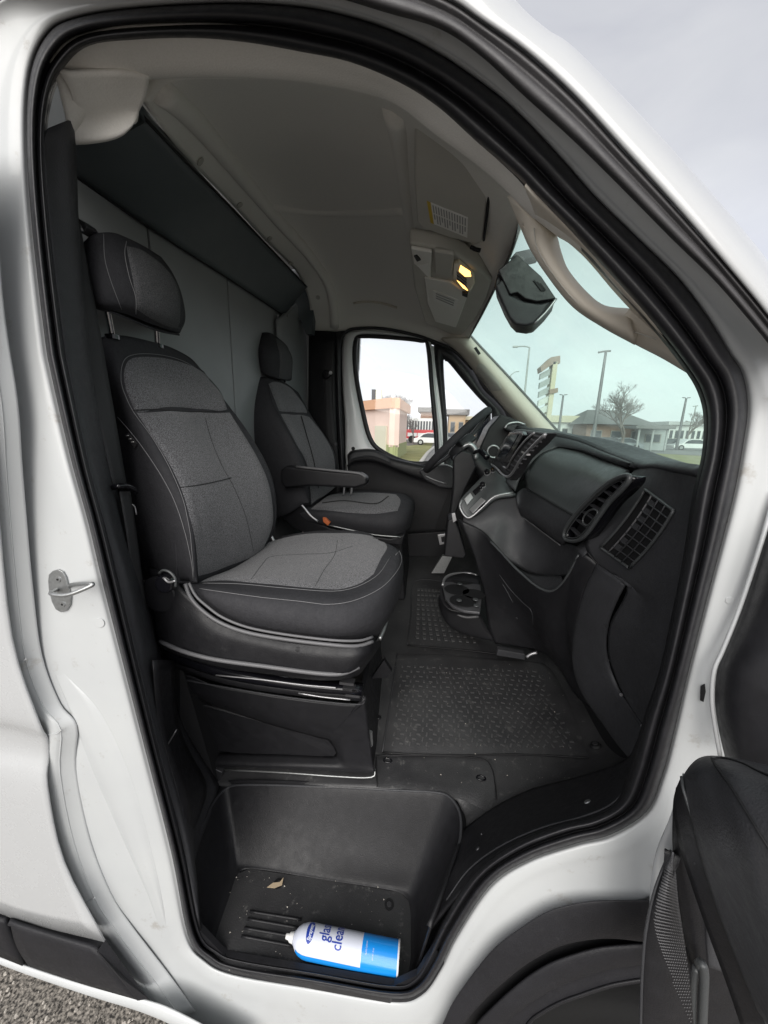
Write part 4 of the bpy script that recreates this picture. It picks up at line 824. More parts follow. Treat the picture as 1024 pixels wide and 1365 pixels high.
# oval slatted vent
XV = .405
def vent(name, A, B, C_, D, n, xv, mats, parent, label=None, rim=.0035, depth=.035, frame=None):
    """A-B one long side, D-C the other (survey coords on plane x=xv)"""
    v = mk(name, [PX(*A, xv+depth), PX(*B, xv+depth), PX(*C_, xv+depth), PX(*D, xv+depth)], [(0, 1, 2, 3)], dark, parent, False)
    return v
ovr = [(754,719),(752,710),(758,698),(772,680),(789,663),(808,646),(826,636),(838,634),(838,642),(826,656),(812,670),(797,691),(781,713),(768,721)]
ovP = [PX(a, b, XV) for a, b in ovr]
vo = mk('oval_vent', [p+Vector((.03, 0, 0)) for p in ovP], [tuple(range(len(ovP)))], dark, da, False)
patch('vent_wall', [ovP, [p+Vector((.032, 0, 0)) for p in ovP]], gloss, vo, closed=True, seg=3, vseg=2, thick=.002)
tube('vent_rim', ovP, .0055, plasS, vo, closed=True, n=8)
tube('vent_inner_rim', [PX(a, b, XV+.006) for a, b in off(ovr, -4)], .002, plasS, vo, closed=True, n=6)
sl_ = [((759,703),(774,718)), ((766,692),(785,706)), ((774,681),(793,694)), ((783,671),(801,683)), ((792,662),(809,672)), ((802,653),(817,663)), ((813,645),(826,654)), ((823,639),(834,646))]
for a, b in sl_:
    P0, P1 = PX(*a, XV+.008), PX(*b, XV+.008); w = Vector((.014, 0, 0)); t = (P1-P0).normalized().cross(Vector((1, 0, 0)))*.0022
    slab('slat', [P0-t, P1-t, P1+t, P0+t], w, plasG, vo, bevel=.0008)
tube('vent_tab', [PX(a, b, XV+.003) for a, b in [(779,688),(785,681),(791,679),(796,681),(796,686),(790,694),(784,700),(779,699),(777,694)]], .0026, plasS, vo, closed=True, n=8)
# square grille on the end of the dash
SQ = [(862,653),(901,681),(841,757),(802,729)]
def sq(u, v):   # u across (left->right edge), v down the length
    top = mixp(SQ[0], SQ[1], u); bot = mixp(SQ[3], SQ[2], u); q = mixp(top, bot, v)
    bul = 4*v*(1-v)*5.0   # the grille bows with the dash
    return (q[0]+bul*.55, q[1]+bul*.55)
def sqline(us, vs, lift): return [hit(ep, *sq(u, v), lift)[0] for u, v in zip(us, vs)]
gr = overlay('end_grille', ep, [[sq(0, v/8) for v in range(9)], [sq(1, v/8) for v in range(9)]], dark, da, lift=.0015, seg=2, vseg=4)
def fr(us, vs, r, mt, nm, lift=.004): tube(nm, sqline(us, vs, lift), r, mt, gr, n=6, smooth_path=False)
T = [k/12 for k in range(13)]
fr([0]*13, T, .0035, plasS, 'grille_frame'); fr([1]*13, T, .0035, plasS, 'grille_frame'); fr(T, [0]*13, .0035, plasS, 'grille_frame'); fr(T, [1]*13, .0035, plasS, 'grille_frame')
fr([.26]*13, T, .0022, greyT, 'grille_rail', .005)
for u in (.5, .75): fr([u]*13, T, .0016, plasG, 'grille_bar', .006)
for k in range(1, 8): fr([.26+.74*t for t in T], [k/8]*13, .0016, plasG, 'grille_bar', .006)
for k in range(7):
    v0 = (k+.25)/8+.03; v1 = v0+.075
    if k != 4: slab('grille_tab', [hit(ep, *sq(u, v), .004)[0] for u, v in ((.31, v0), (.31, v1), (.46, v1), (.46, v0))], hit(ep, *sq(.4, v0))[1]*.003, plasG, gr)
# centre stack
XS = .235
stack = slab('centre_stack', [PX(a, b, XS+.01) for a, b in [(655,619),(664,600),(674,582),(686,572),(704,574),(728,577),(716,592),(696,612),(684,634),(678,640),(664,632)]], (.03, .0, 0), plasG, da, bevel=.006, segs=3)
slab('screen_bezel', [PX(a, b, XS-.004) for a, b in [(661,612),(679,576),(695,575),(698,580),(676,617),(668,617)]], (.015, 0, 0), gloss, da, bevel=.003)
slab('screen', [PX(a, b, XS-.0055) for a, b in [(664,609),(680,579),(691,579),(672,612)]], (.002, 0, 0), screenm, da)
tube('stack_trim', [PX(a, b, XS-.004) for a, b in [(655,619),(662,624),(672,634),(681,633),(694,613),(712,593),(727,579)]], .004, silver, da)
tube('stack_trim', [PX(a, b, XS-.004) for a, b in [(671,622),(676,623),(684,609),(698,590),(712,577)]], .003, silver, da)
cvent = mk('centre_vent', [PX(a, b, XS-.001) for a, b in [(674,627),(684,609),(699,590),(714,577),(725,579),(708,594),(692,613),(680,631)]], [tuple(range(8))], dark, da, False)
for k in range(9):
    t = k/8.5; a = mixp((675,625), (713,578), t); b = mixp((682,629), (724,580), t)
    a = (a[0]+2*math.sin(t*3.1), a[1]-1); P0, P1 = PX(*a, XS-.004), PX(*b, XS-.004); tv_ = (P1-P0).normalized().cross(Vector((1, 0, 0)))*.0022
    slab('slat', [P0-tv_, P1-tv_, P1+tv_, P0+tv_], (.01, 0, 0), plasG if k != 4 else silver, cvent)
slab('instrument_hood', L([(672,572),(676,565),(690,563),(702,566),(706,574),(690,580)], 1.35), (.02, .2, 0), plasG, da, bevel=.012, segs=3)
tube('hood_edge', L([(673,571,1.34),(678,565,1.34),(690,563,1.34),(700,566,1.34)]), .005, silver, da)
slab('driver_dash', L([(640,596),(652,570),(668,552),(690,560),(712,578),(700,640),(660,660),(640,640)], 1.45), (0, .25, 0), plas, da, bevel=.01)
tube('far_vent_ring', [PY(658+8*math.cos(a), 602+8*math.sin(a), 1.40) for a in [k*math.pi/6 for k in range(12)]], .005, silver, da, closed=True)
# switch console
con = patch('switch_console', [L([(614,665,1.02),(640,638,1.08),(656,624,1.10),(668,630,1.08)]), L([(612,674,1.0),(636,652,1.04),(655,640,1.06),(676,640,1.04)]), L([(618,687,.98),(637,670,1.0),(655,655,1.0),(682,651,1.0)]), L([(626,691,.97),(640,680,.97),(660,664,.97),(687,659,.97)])], plasS, da, seg=5, vseg=4, thick=.02)
tube('console_bezel', [hit(con, a, b, .002)[0] for a, b in [(616,667),(613,675),(619,687),(628,690),(645,675),(660,662),(684,657)]], .0045, silver, da, n=8)
for q in ([(619,666),(627,658),(631,664),(623,674)], [(626,680),(642,664),(648,668),(631,685)], [(640,684-8),(648,672),(650,676),(641,682)], [(630,656),(640,647),(643,652),(634,661)]):
    slab('switch', [hit(con, a, b, .002)[0] for a, b in q], hit(con, q[0][0], q[0][1])[1]*.006, silver if q[0][0] in (626, 619) else gloss, da, bevel=.0015)
for a, b, r in ((650,631,.013),(644,648,.012),(657,628,.01),(641,652,.008)):
    p, n = hit(con, a, b, .0); disc('knob', p, n, r, .022, gloss, da, n=20, r2=r*.85, bevel=.003); disc('knob_ring', p+n*.001, n, r*1.12, .006, silver, da, n=20)
# gear lever side tower
slab('lever_tower', L([(604,610),(616,600),(630,604),(636,622),(622,650),(606,690),(598,700),(604,650)], 1.18), (0, .08, 0), plas, da, bevel=.01)
slab('lever_boot', L([(597,694),(606,690),(612,705),(622,740),(618,745),(592,742)], 1.05), (0, .14, 0), plas, da, bevel=.008)
slab('latch', L([(602,685),(607,684),(609,694),(604,697)], 1.03), (0, .02, 0), silver, da, bevel=.002)
slab('pedal_bracket', L([(583,713),(596,711),(598,724),(586,727)], 1.40), (0, .02, 0), silver, da, bevel=.004)
slab('pedal_hole', L([(588,716),(593,715),(594,722),(589,723)], 1.395), (0, .002, 0), dark, da)
slab('metal_plate', L([(575,764),(590,741),(603,742),(592,764)], 1.35), (0, .03, .0), steel, da)
slab('footwell_box', L([(540,712),(600,708),(600,742),(540,742)], 1.62), (0, .05, 0), plas, da, bevel=.006)
slab('toe_board', L([(600,650),(700,600),(900,700),(900,900),(760,900),(640,770),(560,760)], 1.70), (0, .02, 0), dark, da)
# cup holder pod
chn = patch('cup_pod', [
   L([(588,784,.98),(598,770,1.06),(618,764,1.1),(640,768,1.08)]), 
   L([(587,792,.95),(592,800,.92),(604,808,.90),(640,812,.90)]),
   L([(585,795,.95),(591,809,.91),(606,819,.89),(642,822,.89)]),
   L([(586,811,.96),(594,829,.92),(612,842,.90),(660,850,.88)]),
   L([(600,826,1.0),(620,842,.95),(648,852,.92),(700,864,.86)]),
   L([(620,830,1.08),(650,846,1.02),(680,856,.96),(712,868,.9)])], plas, da, seg=6, vseg=5, thick=.008)
topR = [(590,780),(594,770),(605,765),(624,764),(638,767),(641,780),(642,800),(640,816),(620,814),(604,808),(594,798)]
tr = [PZ(a, b, 1.055) for a, b in topR]
slab('cup_tray', [PZ(a, b, 1.05) for a, b in topR], (0, 0, -.012), M('grey cup tray', (.07, .07, .075), .35), da, bevel=.003)
tube('cup_rim', [PZ(a, b, 1.052) for a, b in topR[:3]]+[PZ(a, b, 1.052) for a, b in [(624,764),(636,767)]], .006, silver, da)
tube('cup_rim_lower', L([(590,800,.93),(599,812,.905),(618,822,.89),(638,822,.89)]), .006, greyT, da)
for a, b, rx in ((616,773,.055),(609,786,.055),(617,801,.055),(632,792,.05)):
    c = PZ(a, b, 1.0525); disc('cup_well', c, (0, 0, 1), rx, .0016, dark, da, n=24)
for a, b in ((613,779),(612,801),(635,808),(634,800)):
    c = PZ(a, b, 1.06); disc('cup_grip', c, (0, 0, 1), .012, .006, plasS, da, n=12, bevel=.003)
slab('lever_slot', L([(664,866),(700,872),(700,880),(662,874)], .82), (0, .03, .0), plasG, da, bevel=.003)
tube('lever_end', L([(702,876,.8),(708,872,.8),(716,870,.8)]), .006, silver, da)

# ================================================================== steering wheel
swc = Vector((.085, 1.30, 1.70)); 
a0, a1 = PY(567, 628, 1.30), PY(653, 546, 1.30); swc = (a0+a1)/2; ax = (a1-a0).normalized(); Rw = (a1-a0).length/2-.012
sw = thing('steering_wheel', 'black steering wheel seen edge on in front of the driver seat', 'steering wheel', tuple(swc))
ay = Vector((.16, 1, 0)).normalized(); ay = (ay-ax*ay.dot(ax)).normalized(); an_ = ax.cross(ay)
tube('rim', [swc+ax*math.cos(t)*Rw+ay*math.sin(t)*Rw for t in [k*math.pi/16 for k in range(32)]], .019, leather, sw, closed=True, n=12, seg=2)
if an_.x < 0: an_ = -an_
hubp = swc+an_*.05
disc('hub', hubp-an_*.04, an_, .07, .05, plasG, sw, n=24, r2=.085, bevel=.012)
for t in (0.2, math.pi/2, math.pi, -math.pi/2):
    e = swc+ax*math.cos(t)*Rw+ay*math.sin(t)*Rw; tube('spoke', [hubp-an_*.02, (hubp+e)/2, e], [.028, .02, .014], plasG, sw, flat=.5)
tube('silver_insert', [swc+ax*math.cos(t)*Rw*.45+ay*math.sin(t)*Rw*.45-an_*.0 for t in (-2.1, -1.7, -1.3, -.9)], .009, silver, sw)
tube('column', [hubp, hubp+an_*.12, hubp+an_*.3], .045, plas, sw, n=12)
tube('wiper_stalk', L([(632,604,1.18),(640,601,1.12),(650,610,1.08)]), [.007, .012, .014], gloss, sw)
tube('column_shroud', L([(616,596,1.22),(626,592,1.22),(634,600,1.22),(634,612,1.22)]), .012, silver, sw)

# ================================================================== overhead things
sv = thing('sun_visor', 'folded grey sun visor with a white and yellow warning label', 'sun visor', tuple(PZ(600, 260, 2.33)))
vp = [(553,150),(600,186),(654,233),(650,270),(644,322),(636,327),(600,318),(562,305),(556,296),(552,240)]
vz = lambda a, b, d=0: PPL(a, b, Vector((0, .5, 2.33-d)), Vector((.22, .12, 1)).normalized())
vs = slab('visor_board', [vz(a, b) for a, b in vp], Vector((0, 0, .02)), visorm, sv, bevel=.008, segs=3)
_bvh.pop(vs.name, None)
slab('warning_label', [vz(a, b, .001) for a, b in [(569,268),(624,290),(623,317),(574,297)]], (0, 0, .0008), labelw, sv)
slab('label_band', [vz(a, b, .0016) for a, b in [(569,268),(574,270),(578.5,299),(574,297)]], (0, 0, .0008), labely, sv)
for k in range(13):
    u = .13+k*.066; A_, B_ = mixp((569,268), (624,290), u), mixp((574,297), (623,317), u)
    for (q0, q1) in ((.1, .45), (.52, .92 if k % 3 else .75)):
        a, b = mixp(A_, B_, q0), mixp(A_, B_, q1)
        slab('label_print', [vz(*a, .0018), vz(*b, .0018), vz(b[0]+1.5, b[1]+.6, .0018), vz(a[0]+1.5, a[1]+.6, .0018)], (0, 0, .0005), ink, sv)
tube('visor_edge', [vz(a, b)+Vector((0, 0, .0)) for a, b in [(655,236),(651,270),(645,320)]], .004, dark, sv)
tube('visor_clip', [vz(a, b)-Vector((0, 0, .01)) for a, b in [(628,324),(634,327),(641,329)]], .006, dark, sv)

oc = thing('overhead_console', 'grey overhead console with a lit map lamp above the windscreen', 'console', tuple(PZ(600, 390, 2.27)))
cn = Vector((.18, .0, 1)).normalized(); cz = lambda a, b, d=0: PPL(a, b, Vector((0, .9, 2.285-d)), cn)
cons = slab('console_body', [cz(a, b) for a, b in [(545,326),(580,331),(606,338),(634,356),(656,376),(650,398),(636,424),(616,448),(600,446),(566,430),(552,385)]], (0, 0, .05), visorm, oc, bevel=.012, segs=3)
slab('storage_lid', [cz(a, b, .008) for a, b in [(566,371),(602,377),(624,394),(608,437),(580,429),(570,405)]], (0, 0, .01), head, oc, bevel=.006, segs=3)
slab('centre_block', [cz(a, b, .014) for a, b in [(579,336),(606,340),(602,372),(580,366)]], (0, 0, .014), visorm, oc, bevel=.005)
slab('switch_pod', [cz(a, b, .012) for a, b in [(548,332),(576,337),(574,372),(566,364),(552,352)]], (0, 0, .012), head, oc, bevel=.004)
slab('sensor', [cz(a, b, .016) for a, b in [(552,342),(556,341),(561,347),(556,349)]], (0, 0, .004), dark, oc)
slab('pod_label', [cz(a, b, .0145) for a, b in [(556,354),(571,351),(572,371)]], (0, 0, .002), labelw, oc)
slab('console_label', [cz(a, b, .0105) for a, b in [(577,387),(611,400),(608,413),(578,401)]], (0, 0, .002), labelw, oc)
for k in range(3):
    slab('label_print', [cz(a, b, .0125) for a, b in [mixp((581,391), (581,400), k/3), mixp((606,401), (604,410), k/3), (mixp((606,401), (604,410), k/3)[0], mixp((606,401), (604,410), k/3)[1]+1), (mixp((581,391), (581,400), k/3)[0], mixp((581,391), (581,400), k/3)[1]+1)]], (0, 0, .001), ink, oc)
slab('lamp_housing', [cz(a, b, .012) for a, b in [(605,352),(612,350),(632,367),(633,378),(626,391),(604,370)]], (0, 0, .012), lampglass, oc, bevel=.003)
slab('lamp_bulb', [cz(a, b, .0135) for a, b in [(614,354),(627,363),(628,369),(620,369),(612,362)]], (0, 0, .003), lampglow, oc, bevel=.001)
slab('lamp_bulb', [cz(a, b, .0135) for a, b in [(609,374),(618,380),(624,388),(617,384)]], (0, 0, .003), lampglow, oc, bevel=.001)
for k in range(3): slab('lamp_louvre', [cz(a, b+k*4, .015) for a, b in [(609,363),(622,373),(622,375),(609,365)]], (0, 0, .003), bolt, oc)
slab('lamp_switch', [cz(a, b, .02) for a, b in [(616,390),(624,391),(623,397),(616,394)]], (0, 0, .006), dark, oc)

mr = thing('windscreen_camera', 'black wedge shaped camera housing hanging behind the windscreen', 'camera housing', tuple(PY(700, 390, .7)))
slab('housing', L([(659,380),(664,362),(676,350),(690,340),(698,347),(720,370),(741,399),(728,416),(712,432),(702,434),(688,432),(680,424),(671,408)], .57), (.02, .10, 0), plas, mr, bevel=.005, segs=3)
slab('upper_cover', L([(664,360),(690,339),(722,368),(742,398),(716,402),(700,398),(690,390),(680,392)], .555), (.0, .02, 0), rubber, mr, bevel=.003)
slab('lower_cover', L([(660,380),(672,370),(680,393),(700,402),(722,405),(734,401),(724,418),(711,432),(700,434),(688,432),(680,424),(672,408)], .56), (.0, .02, 0), plasG, mr, bevel=.006)
for k in range(3): slab('slit', L([(711+k*4, 374-k*0+k*2),(713+k*4, 373+k*2),(724+k*2, 386+k*0),(722+k*2, 388)], .552), (0, .003, 0), dark, mr)
tube('mirror_edge', L([(742,398,.55),(728,416,.55),(713,431,.55)]), .003, silver, mr)
slab('mount', L([(680,345),(688,336),(700,345),(692,356)], .60), (.05, .03, .02), plas, mr)
slab('rain_sensor_clip', L([(632,464),(635,462),(641,471),(638,473)], 1.55), (0, .01, 0), dark, van)

# ================================================================== floor mats
fm = thing('floor_mat', 'black rubber floor mat with a tread pattern, dusty from shoes', 'floor mat', tuple(hit(floor, 620, 960)[0]))
ma = overlay('mat_sheet', floor, [[(510,1004),(560,1006),(620,1007),(680,1006),(730,1008),(786,1012)], [(520,940),(570,945),(620,945),(680,940),(720,938),(762,945)], [(526,900),(570,900),(620,898),(670,895),(710,895),(740,900)], [(528,872),(570,872),(610,874),(650,878),(690,880),(724,884)]], matR, fm, lift=.006, seg=5, vseg=6, edge=.03)
ms = overlay('mat_far_sheet', floor, [[(543,862),(590,865),(640,870),(690,876)], [(548,820),(590,822),(640,830),(690,840)], [(553,776),(580,777),(610,778),(650,790)]], matR, fm, lift=.008, seg=5, vseg=6, edge=.03)
tube('mat_edge', [hit(floor, a, b, .008)[0] for a, b in [(543,862),(590,866),(640,871),(695,878)]], .003, dark, fm, n=6)
tube('mat_edge', [hit(floor, a, b, .006)[0] for a, b in [(510,1004),(560,1007),(620,1008),(680,1007),(730,1009),(786,1013)]], .0025, dark, fm, n=6)
tube('mat_edge', [hit(floor, a, b, .007)[0] for a, b in [(510,1004),(520,940),(526,900),(530,872)]], .002, plasG, fm, n=6)
tube('mat_edge', [hit(floor, a, b, .007)[0] for a, b in [(543,862),(548,820),(553,776),(600,777)]], .002, plasG, fm, n=6)
V = []; F = []
def padat(cx, cy, w, h, ang, objs=None, lift=.0075, th=.003):
    p, n = hit(objs or ma, cx, cy, 0)
    q = n.to_track_quat('Z', 'Y'); 
    b0 = len(V)
    c, s = math.cos(ang), math.sin(ang)
    for z in (-.001, th):
        k = 1 if z < 0 else .8
        for sx, sy_ in ((-1,-1),(1,-1),(1,1),(-1,1)):
            x, y = sx*w*k, sy_*h*k; V.append(p+q @ Vector((x*c-y*s, x*s+y*c, z)))
    F.extend([(b0+4,b0+5,b0+6,b0+7)]+[(b0+i, b0+(i+1)%4, b0+(i+1)%4+4, b0+i+4) for i in range(4)])
for r in range(17):
    for c in range(22):
        u = (c+.5*(r % 2)+.6)/23; v = (r+.6)/18
        top = mixp((532,884), (722,892), u); bot = mixp((516,1000), (780,1004), u); q = mixp(top, bot, v)
        padat(q[0], q[1], .0075, .0028, 0 if (r+c) % 2 else 1.57)
tp = mk('tread_pads', V, F, padm, fm, False); tp['kind'] = 'stuff'
V = []; F = []
for r in range(11):
    for c in range(9):
        u = (c+.6)/10; v = (r+.6)/12; top = mixp((556,782), (600,784), u); bot = mixp((550,858), (652,866), u); q = mixp(top, bot, v)
        padat(q[0], q[1], .007, .010, 0, ms)
tp = mk('tread_pads', V, F, padm, fm, False); tp['kind'] = 'stuff'
em = overlay('entry_mat', floor, [[(504,1050),(560,1054),(612,1065),(655,1085)], [(504,1025),(560,1026),(612,1028),(662,1032)], [(503,1010),(560,1008),(612,1009),(655,1012)]], matR, fm, lift=.004, seg=5, vseg=5, edge=.03)
tube('mat_edge', [hit(floor, a, b, .004)[0] for a, b in [(503,1050),(502,1014),(510,1008),(580,1008),(640,1012),(655,1024),(660,1045),(662,1068)]], .002, dark, fm, n=6)
for a, b in ((517,1015),(641,1038),(503,957)):
    p, n = hit(floor, a, b, .006); tube('mat_eyelet', [p+Vector((math.cos(t)*.014, math.sin(t)*.008, 0)) for t in [k*math.pi/4 for k in range(8)]], .0025, gloss, fm, closed=True)
for a, b in ((795,997),):
    p, n = hit(floor, a, b, .008); disc('floor_bolt', p, n, .018, .006, dark, van, n=20, r2=.014); disc('bolt_head', p+n*.005, n, .008, .004, bolt, van, n=6)

# ================================================================== glass cleaner can
can_blue = M('can blue', (.01, .25, .72), .25, coat=.3); can_white = M('can white', (.62, .65, .74), .28, coat=.3); can_navy = M('can navy', (.02, .05, .32), .3)
cR = .034; zc = .3865+cR
c0 = PZ(392, 1250, zc); c1 = PZ(532, 1279, zc)
axc = (c1-c0).normalized(); Lc = (c1-c0).length
can = thing('spray_can', 'white and blue aerosol can of glass cleaner lying on the step', 'spray can', tuple((c0+c1)/2-Vector((0, 0, cR))))
upc = (CAM-(c0+c1)/2); upc = (upc-axc*upc.dot(axc)).normalized(); sdc = axc.cross(upc)
def canp(s, ang, r): return c0+axc*s+(upc*math.cos(ang)+sdc*math.sin(ang))*r
prof = [(0, .012), (.004, .016), (.010, .023), (.02, .029), (.033, .033), (.045, cR)]
def lathe(name, pr, mat, n=40, a0=0, a1=2*math.pi, parent=None):
    V = []; F = []; full = abs(a1-a0-2*math.pi) < 1e-6; cnt = n if full else n+1
    for s, r in pr:
        for k in range(cnt): V.append(canp(s, a0+(a1-a0)*k/n, r))
    for i in range(len(pr)-1):
        for k in range(n): F.append((i*cnt+k, i*cnt+(k+1) % cnt, (i+1)*cnt+(k+1) % cnt, (i+1)*cnt+k))
    o = mk(name, V, F, mat, parent or can); return o
bw = Lc*.66
lathe('can_body', prof+[(bw, cR)], can_white)
lathe('blue_band', [(bw, cR+.0002), (Lc-.004, cR+.0002)], can_blue)
lathe('blue_side', [(.012, .0246), (.02, .0296), (.033, .0334), (.045, cR+.0004), (bw, cR+.0004)], can_blue, n=10, a0=math.radians(50 if sdc.y < 0 else -100), a1=math.radians(100 if sdc.y < 0 else -50))
lathe('base_rim', [(Lc-.004, cR+.0002), (Lc-.003, cR+.0016), (Lc, cR+.0016), (Lc+.001, cR-.002), (Lc-.004, 0)], M('can base white', (.7, .7, .72), .3))
lathe('valve_cup', [(-.006, .0), (-.006, .008), (-.001, .0095), (.001, .014)], can_white)
lathe('nozzle', [(-.022, 0), (-.022, .0055), (-.014, .0068), (-.006, .007)], M('nozzle white', (.75, .75, .73), .4), n=20)
lathe('nozzle_base', [(-.012, .009), (-.009, .0105), (-.003, .0115), (.0, .013)], M('nozzle base white', (.7, .7, .69), .4), n=24)
font_objs = []
sgn = 1 if sdc.y > 0 else -1      # sdc*sgn points away from the camera (uphill in the photograph)
def cantext(txt, s0, ang0, size, mat, name, shear=0, bold=.0):
    cu_ = bpy.data.curves.new(name, 'FONT'); cu_.body = txt; cu_.size = size; cu_.extrude = 0; cu_.offset = bold; cu_.shear = shear; cu_.resolution_u = 3
    ob = bpy.data.objects.new('tmp', cu_); COL.objects.link(ob)
    dg = bpy.context.evaluated_depsgraph_get(); me = bpy.data.meshes.new_from_object(ob.evaluated_get(dg))
    bpy.data.objects.remove(ob)
    bm = bmesh.new(); bm.from_mesh(me); 
    for _ in range(2): bmesh.ops.subdivide_edges(bm, edges=[e for e in bm.edges if e.calc_length() > .004], cuts=1)
    vs_ = []
    for v in bm.verts:
        # text runs round the can (away from the camera), its height along the can towards the base
        s = s0-v.co.y if False else s0+size*.7-v.co.y; a = ang0+sgn*(v.co.x*.66/cR)
        vs_.append(canp(s, a, cR+.0007))
    fs = [tuple(v.index for v in f_.verts) for f_ in bm.faces]; bm.free()
    return mk(name, vs_, fs, mat, can, False)
# blue oval badge
ov = [canp(.040+.0095*math.cos(t), sgn*(.62+.62*math.sin(t)), (cR if .040+.0095*math.cos(t) > .045 else .0336)+.0006) for t in [k*math.pi/16 for k in range(32)]]
def ovp(rr, t):
    s = .046+.010*rr*math.cos(t); return canp(s, sgn*(.55+.72*rr*math.sin(t)), (cR if s > .045 else .033+(s-.033)/.012*.001)+.0006)
V = [ovp(0, 0)]; F = []
for i, rr in enumerate((.25, .5, .75, 1)):
    for k in range(32): V.append(ovp(rr, k*math.pi/16))
for k in range(32): F.append((0, 1+k, 1+(k+1) % 32))
for i in range(3):
    for k in range(32): F.append((1+i*32+k, 1+(i+1)*32+k, 1+(i+1)*32+(k+1) % 32, 1+i*32+(k+1) % 32))
mk('badge', V, F, can_navy, can)
cantext('Sprayway', .041, sgn*.0, .0135, can_white, 'badge_lettering', shear=.2, bold=.0004)
cantext('glass', .070, sgn*.12, .038, can_navy, 'lettering', bold=.0004)
cantext('cleaner', .106, sgn*-.22, .038, can_navy, 'lettering', bold=.0004)
cantext('GLASS CLEANER', bw+.010, sgn*-.1, .005, can_white, 'small_lettering')
cantext('NET WT 19 OZ', bw+.028, sgn*-.3, .0045, can_white, 'small_lettering')

# dry leaf scrap and grit on the step
leafm = M('dry leaf', (.42, .33, .22), .8)
lf = slab('leaf_scrap', [PZ(a, b, .40) for a, b in [(356,1183),(364,1177),(373,1176),(378,1170),(376,1180),(366,1184)]], (0, 0, .001), leafm); tag(lf, 'pale dry leaf scrap lying at the back of the step', 'leaf')
V = []; F = []
for k in range(240):
    z = .3868
    a, b = random.uniform(300, 545), random.uniform(1160, 1300); q = PZ(a, b, z)
    if k > 130: 
        a, b = random.uniform(515, 770), random.uniform(880, 1045); q = hit(floor, a, b, .007)[0]
    s = random.choice((.0006, .001, .0014)) if k % 12 else .0026; b0 = len(V)
    for t in range(3): V.append(q+Vector((math.cos(t*2.1+k)*s, math.sin(t*2.1+k)*s, 0)))
    V.append(q+Vector((0, 0, s))); F += [(b0, b0+1, b0+3), (b0+1, b0+2, b0+3), (b0+2, b0, b0+3)]
gt = mk('grit', V, F, M('grit', (.5, .47, .42), .9), None, False); gt['kind'] = 'stuff'; gt['label'] = 'pale specks of grit scattered on the rubber floor'; 

# ================================================================== open passenger door, lower right
od = thing('open_door', 'open passenger door swung towards the viewer, black lining with armrest', 'door', (.62, -.2, 1.0))
# inner edge in white
patch('door_edge', [L([(909,1036,-.09),(892,1093,-.09),(874,1144,-.09),(867,1194,-.095),(864,1240,-.1),(858,1300,-.1)]), L([(930,1040,-.1),(912,1093,-.1),(900,1144,-.1),(895,1194,-.105),(890,1240,-.11),(885,1300,-.11)])], white, od, vseg=3, thick=.01)
X1 = .40
pd = patch('armrest_pad', [
  L([(903,1046,-.03),(921,1019,-.02),(939,1008,-.02),(970,1009,-.05),(1024,1020,-.1),(1080,1032,-.14)], dy=-.1),
  L([(909,1037,-.05),(928,1030,-.08),(950,1028,-.10),(975,1032,-.13),(1026,1046,-.16),(1080,1060,-.2)], dy=-.1),
  L([(913,1065,-.07),(938,1072,-.12),(962,1082,-.15),(990,1095,-.18),(1040,1120,-.21),(1090,1140,-.23)], dy=-.1),
  L([(925,1110,-.09),(952,1130,-.14),(980,1150,-.17),(1008,1172,-.2),(1050,1200,-.22),(1090,1230,-.25)], dy=-.1),
  L([(945,1180,-.11),(975,1210,-.15),(1000,1235,-.18),(1025,1260,-.21),(1060,1290,-.24),(1100,1320,-.26)], dy=-.1),
  L([(972,1255,-.13),(1000,1290,-.17),(1022,1320,-.2),(1045,1345,-.22),(1075,1380,-.25),(1110,1400,-.27)], dy=-.1),
  L([(1008,1345,-.15),(1030,1375,-.18),(1050,1400,-.21),(1070,1420,-.23),(1095,1440,-.25),(1120,1460,-.27)], dy=-.1)], plasG, od, seg=6, vseg=5, thick=.02)
tube('pad_seam', [hit(pd, a, b, .0005)[0] for a, b in [(949,1011),(955,1022),(975,1050),(1000,1090),(1024,1128),(1060,1180)]], .0016, dark, od, n=5)
tube('pad_seam', [hit(pd, a, b, .0005)[0] for a, b in [(949,1013),(965,1011),(990,1018),(1010,1028),(1040,1040)]], .0014, dark, od, n=5)
BL = [(909,1036,-.05),(912,1055,-.068),(930,1110,-.09),(950,1175,-.105),(975,1240,-.12),(1000,1305,-.135),(1025,1370,-.15)]
tube('pad_edge', L(BL, dy=-.103), .0022, plasS, od, n=6)
band = patch('lining_band', [L(BL, dy=-.1), L([(901,1050,-.03),(898,1080,-.045),(906,1130,-.06),(925,1190,-.08),(946,1250,-.095),(968,1310,-.11),(990,1375,-.125)], dy=-.1)], plas, od, vseg=4, thick=.01)
tube('band_edge', L([(927,1148,-.078),(936,1170,-.082),(946,1205,-.09),(962,1260,-.098),(980,1310,-.11),(998,1365,-.125)], dy=-.104), .003, plasG, od, n=6)
lin = patch('lining', [L([(901,1050,-.02),(897,1075,-.02),(897,1138,-.02),(905,1206,-.02),(915,1260,-.02),(922,1302,-.02),(926,1380,-.02)], dy=-.1), L([(915,1060,-.03),(912,1100,-.03),(916,1150,-.03),(930,1206,-.03),(935,1260,-.03),(938,1302,-.03),(938,1380,-.03)], dy=-.1), L([(930,1090,-.0),(940,1120,-.0),(955,1180,-.0),(975,1240,-.0),(990,1290,-.0),(1010,1340,-.0),(1030,1390,-.0)], dy=-.1)], plas, od, seg=5, vseg=4, thick=.01)
tube('pull_pocket', L([(931,1286,-.05),(936,1284,-.055),(939,1300,-.055),(938,1330,-.055),(936,1380,-.055)], dy=-.1), .006, plasS, od, n=8)
